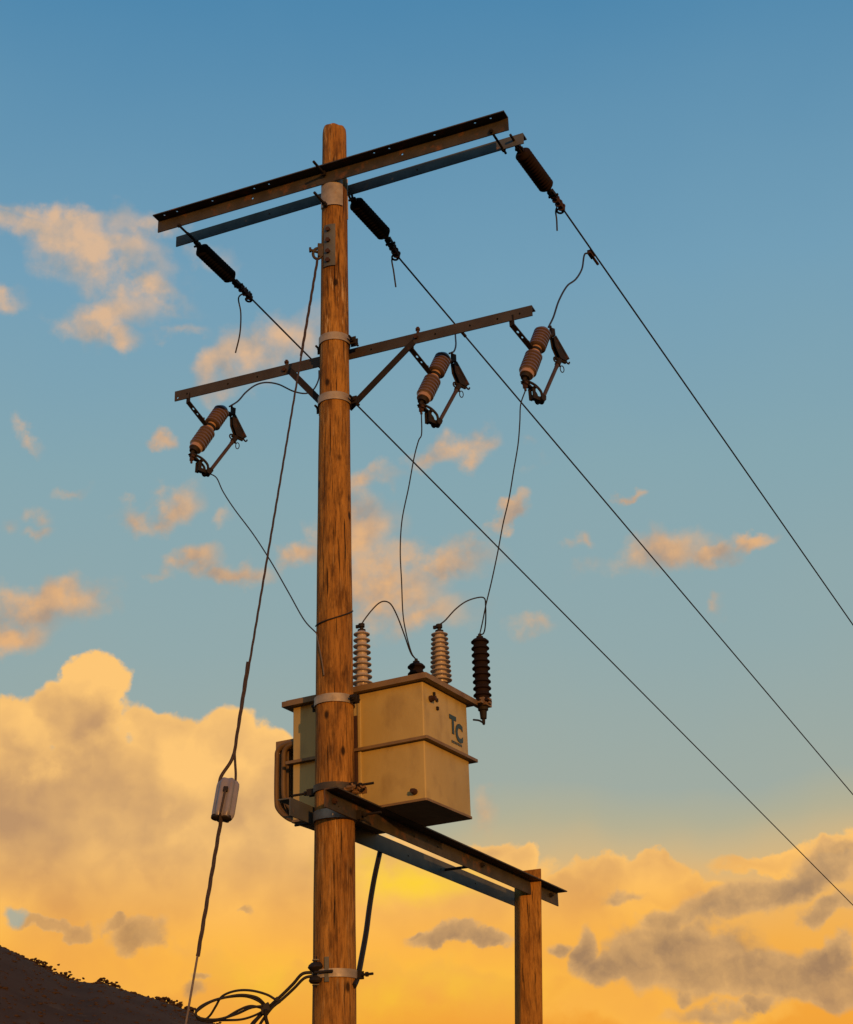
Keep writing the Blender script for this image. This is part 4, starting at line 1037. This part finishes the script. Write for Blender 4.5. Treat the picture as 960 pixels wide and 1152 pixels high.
# ------------------------------------------------------------------ service cables
sc_ = axis(1096); sp_c = at_depth(357, 1094, depth(sc_) - .06)
spool = thing('spool_insulator', sp_c - ZU * .06, 'dark spool insulator on a grey bracket low on the pole', 'spool insulator')
MB().lathe(sp_c - ZU * .058, ZU, [(0, 0.014), (0, 0.038), (.012, 0.047), (.028, 0.042), (.036, 0.026), (.056, 0.024), (.068, 0.040), (.082, 0.052), (.096, 0.047), (.108, 0.033), (.112, 0.012)], 22).build('spool', 'black_iron', spool)
m = MB(); cb_ = pz(1098, 262)
m.box(sp_c + ZU * .064 + V(.02, .0, 0), V(.045, .01, 0), V(-.003, .018, 0), ZU * .003); m.box(sp_c - ZU * .068 + V(.02, .0, 0), V(.045, .01, 0), V(-.003, .018, 0), ZU * .003)
m.box(pz(1093, 256) + V(-.004, 0, -.005), V(.012, .0, 0), V(.0, .004, 0), ZU * .066)
m.build('bracket', 'grey_steel', spool)
MB().cyl(sp_c - ZU * .085, sp_c + ZU * .085, .007, 8).build('spool_pin', 'black_iron', spool)
MB().cyl(pz(1097, 246) - V(.05, 0, 0), pz(1097, 246) + V(.05, -.03, 0), .008, 8).build('bracket_bolt', 'black_iron', spool)
zc = depth(sp_c)
def cable(pix, r, z0=0.0, z1=0.0, closed=False):
    n = len(pix); return spline([at_depth(x, y, zc + z0 + (z1 - z0) * k / (n - 1)) for k, (x, y) in enumerate(pix)], 8)
m = MB()
m.tube(cable([(351, 1094), (340, 1096), (330, 1107), (318, 1119), (306, 1130), (296, 1140), (286, 1151), (278, 1164), (274, 1180)], .0, 0, -.06), 0.0088, 8)
m.tube(cable([(352, 1098), (342, 1101), (331, 1112), (318, 1124), (307, 1133), (299, 1143), (292, 1154), (287, 1168)], 0, -.03, -.08), 0.0080, 8)
m.tube(cable([(300, 1134), (296, 1128), (288, 1122), (272, 1119.5), (255, 1122), (238, 1127), (225, 1135), (220, 1141), (227, 1146), (245, 1147), (266, 1141), (282, 1134), (296, 1132)], 0, -.02, -.12), 0.0071, 8)
m.tube(cable([(312, 1126), (300, 1119), (282, 1114.5), (265, 1115), (250, 1121), (243, 1132), (236, 1143), (228, 1148), (221, 1143), (222, 1136), (232, 1129), (250, 1123), (275, 1121), (292, 1127), (298, 1135)], 0, -.05, .04), 0.0066, 8)
m.tube(cable([(298, 1135), (282, 1132), (268, 1137), (252, 1146), (236, 1149.5), (222, 1146), (230, 1149), (250, 1148), (272, 1147), (290, 1141), (304, 1132), (311, 1125)], 0, .05, -.05), 0.0067, 8)
m.tube(cable([(297, 1137), (290, 1145), (283, 1153), (279, 1166)], 0, .03, .03), 0.0088, 8)
m.tube(cable([(299, 1136), (299, 1145), (301, 1153), (303, 1168)], 0, -.08, -.08), 0.0105, 8)
q = at_depth(299, 1135, zc - .04); m.box(q, V(.022, 0, .012), V(0, .03, 0), V(-.006, 0, .02)); q = at_depth(312, 1126, zc - .03); m.box(q, V(.010, 0, .006), V(0, .02, 0), V(-.008, 0, .014))
m.build_thing('cable_coil', 'cable_rubber', at_depth(290, 1150, zc), 'loose coil of black service cable hanging from the spool insulator', 'cable coil')
b0 = pt(430.5, 948, T(0, .42, ZT), VT); b0[2] = ZT - .004
b0 = pt(430.5, 946, T(0, 0, ZT - .01), ZU)
e0 = pz(1112, -28)
wire('power_cable', b0, e0, [(427, 962), (421, 990), (416, 1020), (412, 1050), (407, 1078), (403, 1098)], .0165, 'cable_rubber', 'thick black cable from under the transformer down to the lowest band', None, 'cable')
